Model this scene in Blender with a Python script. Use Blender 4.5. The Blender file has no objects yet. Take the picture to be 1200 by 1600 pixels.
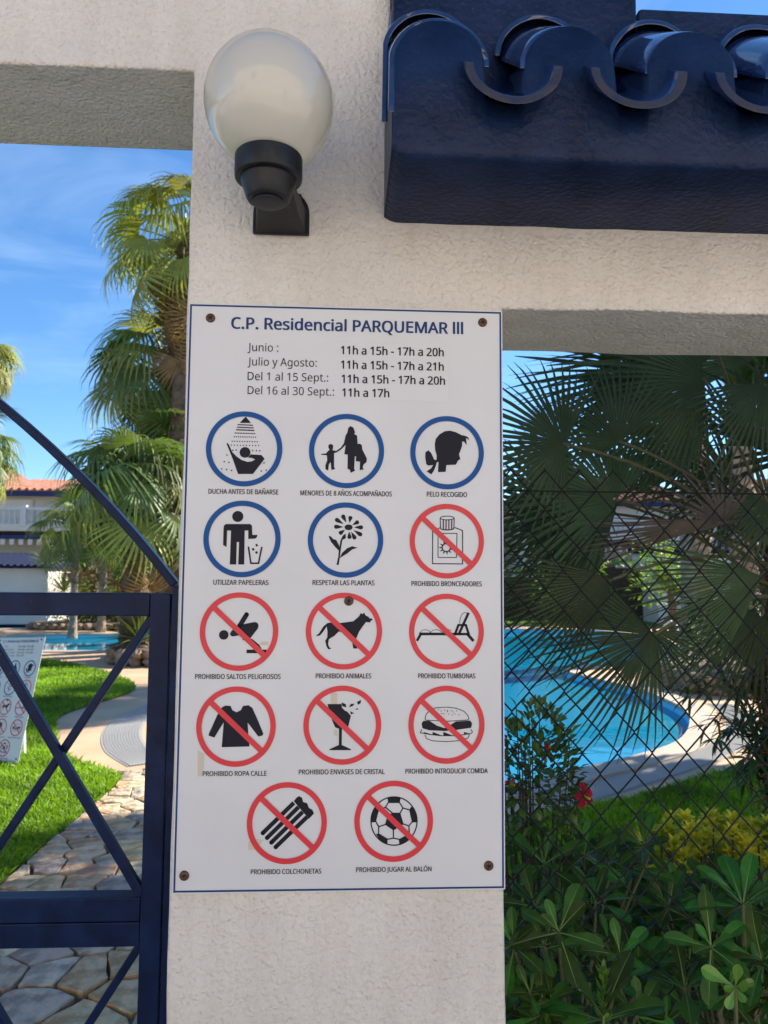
import bpy, bmesh, math, random
import numpy as np
from math import sin, cos, pi, radians, sqrt, atan2
from mathutils import Vector, Matrix, noise
from mathutils.geometry import tessellate_polygon
random.seed(7); RNG = np.random.default_rng(7)
SC = bpy.context.scene; COL = SC.collection

# ------------------------------------------------------------------ camera
PITCH, YAW, ROLL, FPX = radians(4.663), radians(-2.984), radians(.4316), 1190.4
CAM = Vector((0, -1.43, 1.6))
_fw = Vector((-sin(YAW)*cos(PITCH), cos(YAW)*cos(PITCH), sin(PITCH)))
_r0 = Vector((cos(YAW), sin(YAW), 0)); _u0 = _r0.cross(_fw)
RT = _r0*cos(ROLL)+_u0*sin(ROLL); UP = _u0*cos(ROLL)-_r0*sin(ROLL)
cd = bpy.data.cameras.new('camera'); cam = bpy.data.objects.new('camera', cd); COL.objects.link(cam)
cam.matrix_world = Matrix.Translation(CAM) @ Matrix((RT, UP, -_fw)).transposed().to_4x4()
cd.sensor_fit = 'HORIZONTAL'; cd.sensor_width = 36; cd.lens = 36*FPX/1200
cd.clip_start = .05; cd.clip_end = 3000
cd.dof.use_dof = True; cd.dof.focus_distance = 1.5; cd.dof.aperture_fstop = 10.5
SC.camera = cam

# ------------------------------------------------------------------ sky, sun, exposure
SUN_DIR = Vector((.74, .44, .52)).normalized()          # towards the sun
sun_el = math.asin(SUN_DIR.z); sun_az = atan2(SUN_DIR.x, SUN_DIR.y)
SKY_STRENGTH, SUN_STRENGTH, EXPOSURE = .092, 4.9, 1.3
w = bpy.data.worlds.new('World'); SC.world = w; w.use_nodes = True
nt = w.node_tree; nt.nodes.clear()
sky = nt.nodes.new('ShaderNodeTexSky'); sky.sky_type = 'NISHITA'; sky.sun_disc = False
sky.sun_elevation = sun_el; sky.sun_rotation = sun_az; sky.air_density = 1.0; sky.dust_density = .05; sky.ozone_density = 6.0
geo = nt.nodes.new('ShaderNodeTexCoord'); mp = nt.nodes.new('ShaderNodeMapping'); mp.inputs['Scale'].default_value = (1.2, 1.0, 5.0)
mp.inputs['Rotation'].default_value = (.1, .35, .2)
nz = nt.nodes.new('ShaderNodeTexNoise'); nz.inputs['Scale'].default_value = 2.2; nz.inputs['Detail'].default_value = 7; nz.inputs['Roughness'].default_value = .55
nz.inputs['Distortion'].default_value = .6
cr = nt.nodes.new('ShaderNodeValToRGB'); cr.color_ramp.elements[0].position = .52; cr.color_ramp.elements[1].position = .78
cr.color_ramp.elements[0].color = (0, 0, 0, 1); cr.color_ramp.elements[1].color = (.36, .36, .36, 1)
mx = nt.nodes.new('ShaderNodeMix'); mx.data_type = 'RGBA'; mx.inputs[7].default_value = (3.8, 4.9, 6.3, 1)
bg = nt.nodes.new('ShaderNodeBackground'); bg.inputs[1].default_value = SKY_STRENGTH
wo = nt.nodes.new('ShaderNodeOutputWorld')
L = nt.links.new
L(geo.outputs['Generated'], mp.inputs[0]); L(mp.outputs[0], nz.inputs['Vector']); L(nz.outputs[0], cr.inputs[0])
L(cr.outputs[0], mx.inputs[0]); L(sky.outputs[0], mx.inputs[6]); hsv = nt.nodes.new('ShaderNodeHueSaturation'); hsv.inputs['Saturation'].default_value = 1.1; hsv.inputs['Value'].default_value = 1.0
L(mx.outputs[2], hsv.inputs['Color']); L(hsv.outputs[0], bg.inputs[0]); L(bg.outputs[0], wo.inputs[0])
sd = bpy.data.lights.new('sun', 'SUN'); sd.energy = SUN_STRENGTH; sd.angle = radians(.5); sd.color = (1, .91, .78)
so = bpy.data.objects.new('sun', sd); COL.objects.link(so); so.location = (0, 0, 30)
so.rotation_euler = SUN_DIR.to_track_quat('Z', 'Y').to_euler()
SC.view_settings.view_transform = 'Standard'; SC.view_settings.look = 'None'
SC.view_settings.exposure = EXPOSURE; SC.view_settings.gamma = 1; SC.view_settings.use_curve_mapping = False
SC.render.engine = 'CYCLES'
SC.cycles.max_bounces = 10; SC.cycles.transparent_max_bounces = 16

# ------------------------------------------------------------------ survey helpers (photo sight lines onto planes of the place)
def ray(u, v): return _fw + RT*((u-600)/FPX) - UP*((v-800)/FPX)
def W(u, v, Y): d = ray(u, v); return CAM + d*((Y+1.43)/d.y)
def G(u, v, z=0.): d = ray(u, v); return CAM + d*((z-1.6)/d.z)

# ------------------------------------------------------------------ materials
MATS = {}
def mat(name, col, rough=.6, var=0., vscale=8, bump=0., bscale=60, spec=.5, metal=0., col2=None, transl=0., coat=0., objvar=0., detail=4, bdist=.01, ramp=.18):
    if name in MATS: return MATS[name]
    m = bpy.data.materials.new(name); m.use_nodes = True; n = m.node_tree; N = n.nodes; P = N['Principled BSDF']; O = N['Material Output']
    P.inputs['Roughness'].default_value = rough; P.inputs['Specular IOR Level'].default_value = spec; P.inputs['Metallic'].default_value = metal
    P.inputs['Coat Weight'].default_value = coat
    tc = N.new('ShaderNodeTexCoord'); c4 = (*col, 1)
    P.inputs['Base Color'].default_value = c4; csock = None
    if var or col2:
        a = N.new('ShaderNodeTexNoise'); a.inputs['Scale'].default_value = vscale; a.inputs['Detail'].default_value = detail
        n.links.new(tc.outputs['Object'], a.inputs['Vector'])
        r = N.new('ShaderNodeValToRGB'); r.color_ramp.elements[0].position = .5-ramp; r.color_ramp.elements[1].position = .5+ramp
        lo = tuple(x*(1-var) for x in col); hi = col2 if col2 else tuple(x*(1+var) for x in col)
        r.color_ramp.elements[0].color = (*lo, 1); r.color_ramp.elements[1].color = (*hi, 1)
        n.links.new(a.outputs[0], r.inputs[0]); csock = r.outputs[0]
    if objvar:
        oi = N.new('ShaderNodeObjectInfo'); mr = N.new('ShaderNodeMapRange'); mr.inputs[3].default_value = 1-objvar; mr.inputs[4].default_value = 1+objvar
        hs = N.new('ShaderNodeHueSaturation'); hs.inputs['Color'].default_value = c4
        n.links.new(oi.outputs['Random'], mr.inputs[0]); n.links.new(mr.outputs[0], hs.inputs['Value'])
        mr2 = N.new('ShaderNodeMapRange'); mr2.inputs[3].default_value = .5-objvar*.06; mr2.inputs[4].default_value = .5+objvar*.06
        n.links.new(oi.outputs['Random'], mr2.inputs[0]); n.links.new(mr2.outputs[0], hs.inputs['Hue'])
        if csock: n.links.new(csock, hs.inputs['Color'])
        csock = hs.outputs[0]
    if csock: n.links.new(csock, P.inputs['Base Color'])
    if bump:
        b = N.new('ShaderNodeTexNoise'); b.inputs['Scale'].default_value = bscale; b.inputs['Detail'].default_value = 5
        n.links.new(tc.outputs['Object'], b.inputs['Vector'])
        bn = N.new('ShaderNodeBump'); bn.inputs['Strength'].default_value = bump; bn.inputs['Distance'].default_value = bdist
        n.links.new(b.outputs[0], bn.inputs['Height']); n.links.new(bn.outputs[0], P.inputs['Normal'])
    if transl:
        t = N.new('ShaderNodeBsdfTranslucent'); t.inputs[0].default_value = (min(1, col[0]*1.8), min(1, col[1]*1.7), col[2]*.8, 1)
        if csock:
            g = N.new('ShaderNodeMix'); g.data_type = 'RGBA'; g.blend_type = 'MULTIPLY'; g.inputs[0].default_value = 1
            n.links.new(csock, g.inputs[6]); g.inputs[7].default_value = (1.9, 1.8, .8, 1); n.links.new(g.outputs[2], t.inputs[0])
        ms = N.new('ShaderNodeMixShader'); ms.inputs[0].default_value = transl
        n.links.new(P.outputs[0], ms.inputs[1]); n.links.new(t.outputs[0], ms.inputs[2]); n.links.new(ms.outputs[0], O.inputs[0])
    MATS[name] = m; return m

def plaster():
    m = bpy.data.materials.new('rough_white_plaster'); m.use_nodes = True; n = m.node_tree; N = n.nodes; P = N['Principled BSDF']; lk = n.links.new
    P.inputs['Roughness'].default_value = .75; P.inputs['Specular IOR Level'].default_value = .3
    tc = N.new('ShaderNodeTexCoord')
    def nz(s, d, r=.5, dist=0):
        a = N.new('ShaderNodeTexNoise'); a.inputs['Scale'].default_value = s; a.inputs['Detail'].default_value = d; a.inputs['Roughness'].default_value = r; a.inputs['Distortion'].default_value = dist
        lk(tc.outputs['Object'], a.inputs['Vector']); return a.outputs[0]
    r = N.new('ShaderNodeValToRGB'); r.color_ramp.elements[0].position = .3; r.color_ramp.elements[1].position = .7
    r.color_ramp.elements[0].color = (.585, .555, .515, 1); r.color_ramp.elements[1].color = (.67, .64, .60, 1)
    lk(nz(3.5, 6), r.inputs[0])
    # fine random speckle, slightly darker where the noise is low
    v = nz(105, 4, .55, .1); cr = N.new('ShaderNodeValToRGB'); cr.color_ramp.elements[0].position = .28; cr.color_ramp.elements[1].position = .5
    cr.color_ramp.elements[0].color = (.93, .92, .91, 1); cr.color_ramp.elements[1].color = (1, 1, 1, 1); lk(v, cr.inputs[0])
    mm = N.new('ShaderNodeMix'); mm.data_type = 'RGBA'; mm.blend_type = 'MULTIPLY'; mm.inputs[0].default_value = 1; lk(r.outputs[0], mm.inputs[6]); lk(cr.outputs[0], mm.inputs[7])
    m2_ = N.new('ShaderNodeMapping'); m2_.inputs['Scale'].default_value = (9, 9, .8); lk(tc.outputs['Object'], m2_.inputs[0])
    sn = N.new('ShaderNodeTexNoise'); sn.inputs['Scale'].default_value = 1.6; sn.inputs['Detail'].default_value = 6; lk(m2_.outputs[0], sn.inputs['Vector'])
    sr = N.new('ShaderNodeValToRGB'); sr.color_ramp.elements[0].position = .3; sr.color_ramp.elements[1].position = .55; sr.color_ramp.elements[0].color = (.93, .915, .90, 1); sr.color_ramp.elements[1].color = (1, 1, 1, 1); lk(sn.outputs[0], sr.inputs[0])
    m3_ = N.new('ShaderNodeMix'); m3_.data_type = 'RGBA'; m3_.blend_type = 'MULTIPLY'; m3_.inputs[0].default_value = 1; lk(mm.outputs[2], m3_.inputs[6]); lk(sr.outputs[0], m3_.inputs[7]); mm = m3_
    lk(mm.outputs[2], P.inputs['Base Color'])
    vo = N.new('ShaderNodeTexVoronoi'); vo.feature = 'SMOOTH_F1'; vo.inputs['Scale'].default_value = 115; vo.inputs['Smoothness'].default_value = .7
    wp = N.new('ShaderNodeTexNoise'); wp.inputs['Scale'].default_value = 40; wp.inputs['Detail'].default_value = 3; lk(tc.outputs['Object'], wp.inputs['Vector'])
    wm = N.new('ShaderNodeVectorMath'); wm.operation = 'SCALE'; wm.inputs['Scale'].default_value = .022; lk(wp.outputs['Color'], wm.inputs[0])
    wa = N.new('ShaderNodeVectorMath'); wa.operation = 'ADD'; lk(tc.outputs['Object'], wa.inputs[0]); lk(wm.outputs[0], wa.inputs[1]); lk(wa.outputs[0], vo.inputs['Vector'])
    cl = N.new('ShaderNodeMath'); cl.operation = 'SUBTRACT'; cl.inputs[0].default_value = 1; lk(vo.outputs['Distance'], cl.inputs[1])
    b1 = N.new('ShaderNodeBump'); b1.inputs['Strength'].default_value = 1; b1.inputs['Distance'].default_value = .0036; lk(cl.outputs[0], b1.inputs['Height'])
    b2 = N.new('ShaderNodeBump'); b2.inputs['Strength'].default_value = .5; b2.inputs['Distance'].default_value = .0025; lk(nz(260, 3), b2.inputs['Height']); lk(b1.outputs[0], b2.inputs['Normal'])
    b3 = N.new('ShaderNodeBump'); b3.inputs['Strength'].default_value = .5; b3.inputs['Distance'].default_value = .012; lk(nz(14, 2), b3.inputs['Height']); lk(b2.outputs[0], b3.inputs['Normal'])
    lk(b3.outputs[0], P.inputs['Normal']); return m

M_PLASTER = plaster()
M_NAVY = mat('navy_gate_paint', (.006, .014, .048), .3, .3, 25, .35, 90, bdist=.0015, spec=.12)
def chips(m, scale, lo, col):
    n = m.node_tree; N = n.nodes; P = N['Principled BSDF']; src = P.inputs['Base Color'].links[0].from_socket
    tc = N.new('ShaderNodeTexCoord'); z = N.new('ShaderNodeTexNoise'); z.inputs['Scale'].default_value = scale; z.inputs['Detail'].default_value = 5; z.inputs['Roughness'].default_value = .65
    n.links.new(tc.outputs['Object'], z.inputs['Vector']); r = N.new('ShaderNodeValToRGB'); r.color_ramp.elements[0].position = lo; r.color_ramp.elements[1].position = lo+.03
    n.links.new(z.outputs[0], r.inputs[0]); x = N.new('ShaderNodeMix'); x.data_type = 'RGBA'; x.inputs[7].default_value = (*col, 1)
    n.links.new(r.outputs[0], x.inputs[0]); n.links.new(src, x.inputs[6]); n.links.new(x.outputs[2], P.inputs['Base Color'])
chips(M_NAVY, 38, .70, (.10, .085, .075))
M_NAVYC = mat('navy_canopy_paint', (.008, .021, .068), .34, .45, 9, 1.0, 85, bdist=.0032, spec=.16, col2=(.012, .026, .075))
chips(M_NAVYC, 30, .71, (.06, .055, .06))
M_TILEBLUE = mat('glazed_navy_tile', (.012, .03, .10), .14, .3, 14, .3, 30, bdist=.003, coat=.9)
M_EDGE = mat('worn_brown_tile_edge', (.07, .055, .06), .7, .5, 60, .4, 120)
M_PANEL = mat('white_enamel_panel', (.575, .585, .61), .34, .035, 5, coat=.1)
M_STICKER = mat('white_vinyl_sticker', (.585, .595, .618), .45)
M_PRNAVY = mat('navy_print', (.018, .045, .15), .4, spec=.12)
M_PRBLUE = mat('blue_print', (.012, .075, .25), .4, spec=.12)
M_PRRED = mat('red_print', (.58, .018, .035), .4, .06, 30)
M_PRBLACK = mat('black_print', (.012, .013, .022), .4, spec=.12)
M_TAPE = mat('yellowed_tape_residue', (.52, .47, .38), .6)
M_SCREW = mat('rusty_bronze_screw', (.09, .05, .032), .45, .5, 300, metal=.6)
M_SCREWHOLE = mat('dark_screw_socket', (.01, .008, .007), .8)
M_BLACKPL = mat('weathered_black_plastic', (.012, .013, .016), .45, .45, 40, .25, 120, bdist=.001, spec=.3)
M_WIRE = mat('dark_coated_wire', (.010, .012, .012), .5, spec=.2)
M_GRASSG = mat('lawn_soil_and_thatch', (.05, .10, .012), .9, .45, 6, .6, 60)
M_BLADE = mat('grass_blades', (.12, .26, .010), .6, .45, 1.3, transl=.35, col2=(.24, .43, .02))
M_DECK = mat('peach_concrete', (.60, .40, .245), .8, .12, 1.6, .3, 120, detail=8)
M_COPING = mat('pale_pool_coping', (.46, .385, .31), .75, .1, 3, .2, 80)
M_GROUND = mat('dry_ground', (.22, .19, .14), .95, .2, .5)
M_STREET = mat('pale_street_paving', (.56, .50, .43), .9, .12, 2)
M_BASIN = mat('pool_tiles', (.05, .60, .90), .4, .05, 2)
M_BASIN2 = mat('pool_tiles_turquoise', (.09, .66, .80), .4, .05, 2)
M_GRATE = mat('drain_grate_plastic', (.46, .46, .45), .6)
M_GRATEB = mat('drain_channel', (.33, .32, .31), .8)
M_MORTAR = mat('dark_path_mortar', (.11, .085, .065), .95, .4, 12, .5, 80)
STONES = [mat('path_stone_'+k, c,   .85, .0, 13, .9, 22, col2=c2, bdist=.022, detail=9, objvar=.2, ramp=.1) for k, c, c2 in (
    ('grey', (.30, .225, .145), (.58, .455, .31)), ('ochre', (.38, .24, .11), (.58, .43, .25)), ('pink', (.42, .24, .13), (.56, .42, .28)), ('blue', (.27, .215, .165), (.50, .41, .31)))]
M_ROCK = mat('brown_planter_rock', (.24, .17, .115), .9, .35, 5, .8, 14, bdist=.03)
M_FROND = mat('palm_frond_green', (.11, .165, .045), .5, .3, 2, transl=.25, objvar=.35)
M_FRONDL = mat('palm_frond_yellow_green', (.26, .29, .07), .5, .3, 2, transl=.3, objvar=.35)
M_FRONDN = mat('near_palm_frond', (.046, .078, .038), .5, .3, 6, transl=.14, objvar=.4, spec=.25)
M_DEAD = mat('dead_palm_frond', (.27, .17, .075), .8, .35, 5, transl=.1, objvar=.3)
M_DEADN = mat('withered_grey_frond', (.085, .07, .055), .7, .4, 12)
M_TRUNK = mat('palm_trunk_bark', (.13, .085, .055), .95, .45, 7, .9, 16, bdist=.05)
M_TRUNKP = mat('pale_palm_trunk_bark', (.27, .215, .16), .95, .35, 6, .9, 12, bdist=.05)
M_FIBRE = mat('brown_trunk_fibre', (.10, .045, .025), .95, .5, 40, .9, 60, bdist=.02)
M_SHRUB = mat('shrub_leaves', (.055, .115, .022), .5, .4, 3, transl=.25)
M_SHRUBY = mat('yellow_green_leaves', (.16, .22, .03), .5, .35, 4, transl=.3)
M_GOLD = mat('golden_bush_leaves', (.24, .38, .025), .5, .3, 14, transl=.35, col2=(.62, .55, .04))
M_PITT = mat('glossy_dark_leaf', (.038, .10, .014), .42, .3, 3, .0, 60, objvar=.6, transl=.1, spec=.2)
M_PITTB = mat('fresh_bright_leaf', (.11, .24, .025), .35, .2, 30, transl=.2, objvar=.2)
M_RIB = mat('pale_leaf_rib', (.15, .25, .07), .5)
M_STEM = mat('green_brown_stem', (.10, .10, .045), .8)
M_TWIG = mat('dark_twig', (.05, .038, .025), .9)
M_OLE = mat('oleander_leaf', (.045, .095, .03), .45, .35, 5, transl=.15)
M_HIB = mat('hibiscus_leaf', (.06, .12, .022), .4, .35, 20, transl=.15)
M_PETAL = mat('red_petal', (.26, .002, .018), .55, .5, 60, transl=.12, spec=.2)
M_HWALL = mat('cream_house_wall', (.66, .60, .51), .9, .06, 1)
M_STREETW = mat('bounce_facade', (.74, .68, .60), .9, .05, 1)  # pale so the unseen facade bounces more light onto the wall
M_HWALL2 = mat('white_house_wall', (.66, .63, .58), .9, .06, 1)
M_ROOF = mat('terracotta_tiles', (.27, .11, .07), .85, .35, 2.5)
M_SHUTTER = mat('cream_roller_shutter', (.74, .69, .58), .7, .04, 2)
M_GLASS = mat('dark_window_glass', (.03, .04, .05), .08)
M_AWN = mat('blue_awning_fabric', (.016, .028, .095), .8)
M_WHITE = mat('white_painted_frame', (.60, .60, .58), .6)
M_SHEDR = mat('blue_shed_tile', (.014, .022, .055), .85, spec=.1)
M_CARPETY = mat('bright_hedge_leaves', (.15, .27, .03), .5, .4, 3, transl=.3)

def globe_mat():
    m = bpy.data.materials.new('milky_acrylic'); m.use_nodes = True; n = m.node_tree; N = n.nodes; lk = n.links.new
    P = N['Principled BSDF']; P.inputs['Base Color'].default_value = (.72, .69, .63, 1); P.inputs['Roughness'].default_value = .08; P.inputs['Coat Weight'].default_value = 1
    P.inputs['Coat Roughness'].default_value = .04
    t = N.new('ShaderNodeBsdfTranslucent'); t.inputs[0].default_value = (.85, .83, .72, 1)
    ms = N.new('ShaderNodeMixShader'); ms.inputs[0].default_value = .42
    lk(P.outputs[0], ms.inputs[1]); lk(t.outputs[0], ms.inputs[2]); lk(ms.outputs[0], N['Material Output'].inputs[0]); return m
def water_mat():
    m = bpy.data.materials.new('pool_water'); m.use_nodes = True; n = m.node_tree; N = n.nodes; lk = n.links.new; N.remove(N['Principled BSDF'])
    tc = N.new('ShaderNodeTexCoord'); z = N.new('ShaderNodeTexNoise'); z.inputs['Scale'].default_value = 2.4; z.inputs['Detail'].default_value = 3
    lk(tc.outputs['Object'], z.inputs['Vector']); b = N.new('ShaderNodeBump'); b.inputs['Strength'].default_value = .3; b.inputs['Distance'].default_value = .012; lk(z.outputs[0], b.inputs['Height'])
    t = N.new('ShaderNodeBsdfTransparent'); t.inputs[0].default_value = (.5, .93, 1, 1)
    g = N.new('ShaderNodeBsdfGlossy'); g.inputs['Roughness'].default_value = .02; lk(b.outputs[0], g.inputs['Normal'])
    fr = N.new('ShaderNodeFresnel'); fr.inputs[0].default_value = 1.27; lk(b.outputs[0], fr.inputs['Normal'])
    df = N.new('ShaderNodeBsdfDiffuse'); df.inputs[0].default_value = (.005, .40, .66, 1); mb = N.new('ShaderNodeMixShader'); mb.inputs[0].default_value = .5
    lk(t.outputs[0], mb.inputs[1]); lk(df.outputs[0], mb.inputs[2])
    ms = N.new('ShaderNodeMixShader'); lk(fr.outputs[0], ms.inputs[0]); lk(mb.outputs[0], ms.inputs[1]); lk(g.outputs[0], ms.inputs[2]); lk(ms.outputs[0], N['Material Output'].inputs[0]); return m
M_GLOBE = globe_mat(); M_WATER = water_mat()

# ------------------------------------------------------------------ object helpers
def tag(o, label=None, cat=None, group=None, kind=None):
    for k, v in (('label', label), ('category', cat), ('group', group), ('kind', kind)):
        if v: o[k] = v
    return o
def empty(name, loc, label=None, cat=None, group=None, rz=0):
    o = bpy.data.objects.new(name, None); o.empty_display_size = .1; COL.objects.link(o); o.location = loc; o.rotation_euler = (0, 0, rz)
    return tag(o, label, cat, group)
def link(name, me, m=None, parent=None, loc=None, smooth=False):
    if m is not None and not me.materials: me.materials.append(m)
    o = bpy.data.objects.new(name, me); COL.objects.link(o)
    if smooth and not me.polygons[0].use_smooth: me.polygons.foreach_set('use_smooth', [True]*len(me.polygons))
    if parent: o.parent = parent
    if loc is not None: o.location = loc
    return o
def me_py(name, v, f):
    me = bpy.data.meshes.new(name); me.from_pydata([tuple(x) for x in v], [], f); me.update(); return me
class MB:
    def __init__(s): s.v = []; s.f = []; s.mi = []
    def add(s, v, f, mi=0):
        b = len(s.v); s.v += [tuple(x) for x in v]; s.f += [tuple(i+b for i in q) for q in f]; s.mi += [mi]*len(f); return s
    def box(s, x0, x1, y0, y1, z0, z1, mi=0):
        v = [(x, y, z) for z in (z0, z1) for y in (y0, y1) for x in (x0, x1)]
        return s.add(v, [(0, 2, 3, 1), (4, 5, 7, 6), (0, 1, 5, 4), (1, 3, 7, 5), (3, 2, 6, 7), (2, 0, 4, 6)], mi)
    def bar(s, a, b, wx, wy, side=None, mi=0):
        a, b = Vector(a), Vector(b); d = (b-a).normalized(); side = Vector(side or (0, 1, 0)); p = d.cross(side).normalized(); q = p.cross(d)
        v = [e+p*(wx/2*i)+q*(wy/2*j) for e in (a, b) for i, j in ((-1, -1), (1, -1), (1, 1), (-1, 1))]
        return s.add(v, [(3, 2, 1, 0), (4, 5, 6, 7), (0, 1, 5, 4), (1, 2, 6, 5), (2, 3, 7, 6), (3, 0, 4, 7)], mi)
    def tube(s, pts, r, n=6, cap=True, mi=0):
        pts = [Vector(p) for p in pts]; rs = r if isinstance(r, (list, tuple)) else [r]*len(pts); v = []; f = []
        d = (pts[1]-pts[0]).normalized(); ref = Vector((0, 0, 1)) if abs(d.z) < .9 else Vector((1, 0, 0)); u = d.cross(ref).normalized()
        for i, p in enumerate(pts):
            d = (pts[min(i+1, len(pts)-1)]-pts[max(i-1, 0)]).normalized(); u = (u-d*u.dot(d)).normalized(); w_ = d.cross(u)
            v += [p+u*(cos(2*pi*k/n)*rs[i])+w_*(sin(2*pi*k/n)*rs[i]) for k in range(n)]
        for i in range(len(pts)-1):
            for k in range(n): f.append((i*n+k, i*n+(k+1) % n, (i+1)*n+(k+1) % n, (i+1)*n+k))
        if cap: f += [tuple(reversed(range(n))), tuple((len(pts)-1)*n+k for k in range(n))]
        return s.add(v, f, mi)
    def lathe(s, prof, c=(0, 0, 0), n=32, mi=0, jit=0):
        v = []; f = []
        for i, (r, z) in enumerate(prof):
            for k in range(n):
                rr = r*(1+(random.random()-.5)*jit); v.append((c[0]+rr*cos(2*pi*k/n), c[1]+rr*sin(2*pi*k/n), c[2]+z))
        for i in range(len(prof)-1):
            for k in range(n): f.append((i*n+k, i*n+(k+1) % n, (i+1)*n+(k+1) % n, (i+1)*n+k))
        f += [tuple(reversed(range(n))), tuple((len(prof)-1)*n+k for k in range(n))]
        return s.add(v, f, mi)
    def mesh(s, name, *mats):
        me = me_py(name, s.v, s.f)
        for m in mats: me.materials.append(m)
        if len(mats) > 1: me.polygons.foreach_set('material_index', s.mi)
        return me
    def build(s, name, m, parent=None, loc=None, smooth=False, bevel=0):
        mats = m if isinstance(m, (list, tuple)) else [m]
        o = link(name, s.mesh(name, *mats), None, parent, loc, smooth)
        if bevel: add_bevel(o, bevel)
        return o
def add_bevel(o, wd, seg=2):
    b = o.modifiers.new('bevel', 'BEVEL'); b.width = wd; b.segments = seg; b.limit_method = 'ANGLE'; b.angle_limit = radians(35); return o
def poly_mesh(name, loops, z=0., to3=None):
    """flat sheet from 2D loops (first the outline, the rest holes)"""
    t = tessellate_polygon([[Vector((x, y, 0)) for x, y in lp] for lp in loops]); pts = [p for lp in loops for p in lp]
    v = [(to3(x, y) if to3 else (x, y, z)) for x, y in pts]; me = me_py(name, v, [tuple(q) for q in t])
    return me
def up_faces(me):
    bm = bmesh.new(); bm.from_mesh(me)
    for f in bm.faces:
        f.normal_update()
        if f.normal.z < 0: f.normal_flip()
    bm.to_mesh(me); bm.free(); return me
def spline(pts, k=6, closed=True):
    out = []; n = len(pts); P = [Vector((p[0], p[1])) for p in pts]
    rng = range(n) if closed else range(n-1)
    for i in rng:
        p0, p1, p2, p3 = (P[(i-1) % n], P[i], P[(i+1) % n], P[(i+2) % n]) if closed else (P[max(i-1, 0)], P[i], P[i+1], P[min(i+2, n-1)])
        for j in range(k):
            t = j/k; q = .5*((2*p1)+(-p0+p2)*t+(2*p0-5*p1+4*p2-p3)*t*t+(-p0+3*p1-3*p2+p3)*t**3); out.append((q.x, q.y))
    if not closed: out.append(tuple(P[-1]))
    return out
def inside(x, y, poly):
    c = False; n = len(poly)
    for i in range(n):
        x1, y1 = poly[i]; x2, y2 = poly[i-1]
        if (y1 > y) != (y2 > y) and x < (x2-x1)*(y-y1)/(y2-y1)+x1: c = not c
    return c

# ================================================================== GROUND, POOLS, PATH
POOL_A = spline([(-1.45, 7.2), (-1.2, 6.1), (-.6, 5.1), (.4, 4.42), (1.21, 4.36), (1.9, 4.85), (2.65, 5.37), (3.25, 5.93), (3.8, 6.88), (4.12, 7.88), (4.15, 9.16),
                 (3.9, 10.3), (3.72, 11.2), (4.1, 11.9), (5.14, 11.7), (6.2, 12.2), (7.3, 14.2), (7.9, 17.5), (7.4, 20.5), (5, 21), (3, 20.3), (1.6, 16), (.6, 12.5), (-.9, 9.8)])
POOL_B = spline([(-6.6, 14.5), (-4.4, 14.42), (-2.3, 14.6), (-1.6, 16.4), (-2.4, 18.3), (-4.6, 18.6), (-7.2, 18.5), (-8.6, 17.6), (-8.4, 15.4)])
POOL_C = spline([(-13.5, 20.2), (-10.5, 20.0), (-8.6, 20.8), (-8.0, 22), (-8.6, 23.8), (-10.4, 24.8), (-14, 24.6), (-15, 22)])
def offset(poly, d):
    n = len(poly); out = []
    area = sum(poly[i-1][0]*poly[i][1]-poly[i][0]*poly[i-1][1] for i in range(n)); s = 1 if area > 0 else -1
    for i in range(n):
        a = Vector(poly[i-1]); b = Vector(poly[(i+1) % n]); t = (b-a).normalized(); out.append((poly[i][0]+t.y*d*s, poly[i][1]-t.x*d*s))
    return out
deck_out = [(-30, .2), (30, .2), (30, 27), (-30, 27)]
deck = tag(link('pool_deck', up_faces(poly_mesh('pool_deck', [deck_out, POOL_A, POOL_B, POOL_C], 0)), M_DECK), kind='structure')
gnd = MB()
for a in ((-400, 400, 27, 900), (-400, -30, -60, 27), (30, 400, -60, 27)): gnd.add([(a[0], a[2], 0), (a[1], a[2], 0), (a[1], a[3], 0), (a[0], a[3], 0)], [(0, 1, 2, 3)])
tag(gnd.build('ground', M_GROUND), kind='structure')
st = MB(); st.add([(-30, -60, 0), (30, -60, 0), (30, .2, 0), (-30, .2, 0)], [(0, 1, 2, 3)]); tag(st.build('street', M_STREET), kind='structure')
for poly, depth, mb_, nm in ((POOL_A, 1.0, M_BASIN, 0), (POOL_B, 1.0, M_BASIN2, 1), (POOL_C, .6, M_BASIN2, 2)):
    n = len(poly); v = [(x, y, 0) for x, y in poly]+[(x, y, -depth) for x, y in poly]
    f = [(i, (i+1) % n, n+(i+1) % n, n+i) for i in range(n)]
    bo = MB(); bo.add(v, f); fl = poly_mesh('f', [poly], -depth); bo.add([x.co for x in fl.vertices], [tuple(p.vertices) for p in fl.polygons])
    tag(bo.build('pool_basin', mb_), kind='structure')
    wtr = tag(link('pool_water', up_faces(poly_mesh('pool_water', [poly], -.09)), M_WATER), kind='structure')
    ring = offset(poly, .27)
    cp = MB(); cp.add([(x, y, .028) for x, y in poly]+[(x, y, .028) for x, y in ring]+[(x, y, -.02) for x, y in poly]+[(x, y, 0) for x, y in ring],
                      [(i, (i+1) % n, n+(i+1) % n, n+i) for i in range(n)]+[(i, (i+1) % n, 2*n+(i+1) % n, 2*n+i) for i in range(n)]+[(n+i, n+(i+1) % n, 3*n+(i+1) % n, 3*n+i) for i in range(n)])
    tag(cp.build('pool_coping', M_COPING), kind='structure')
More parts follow.
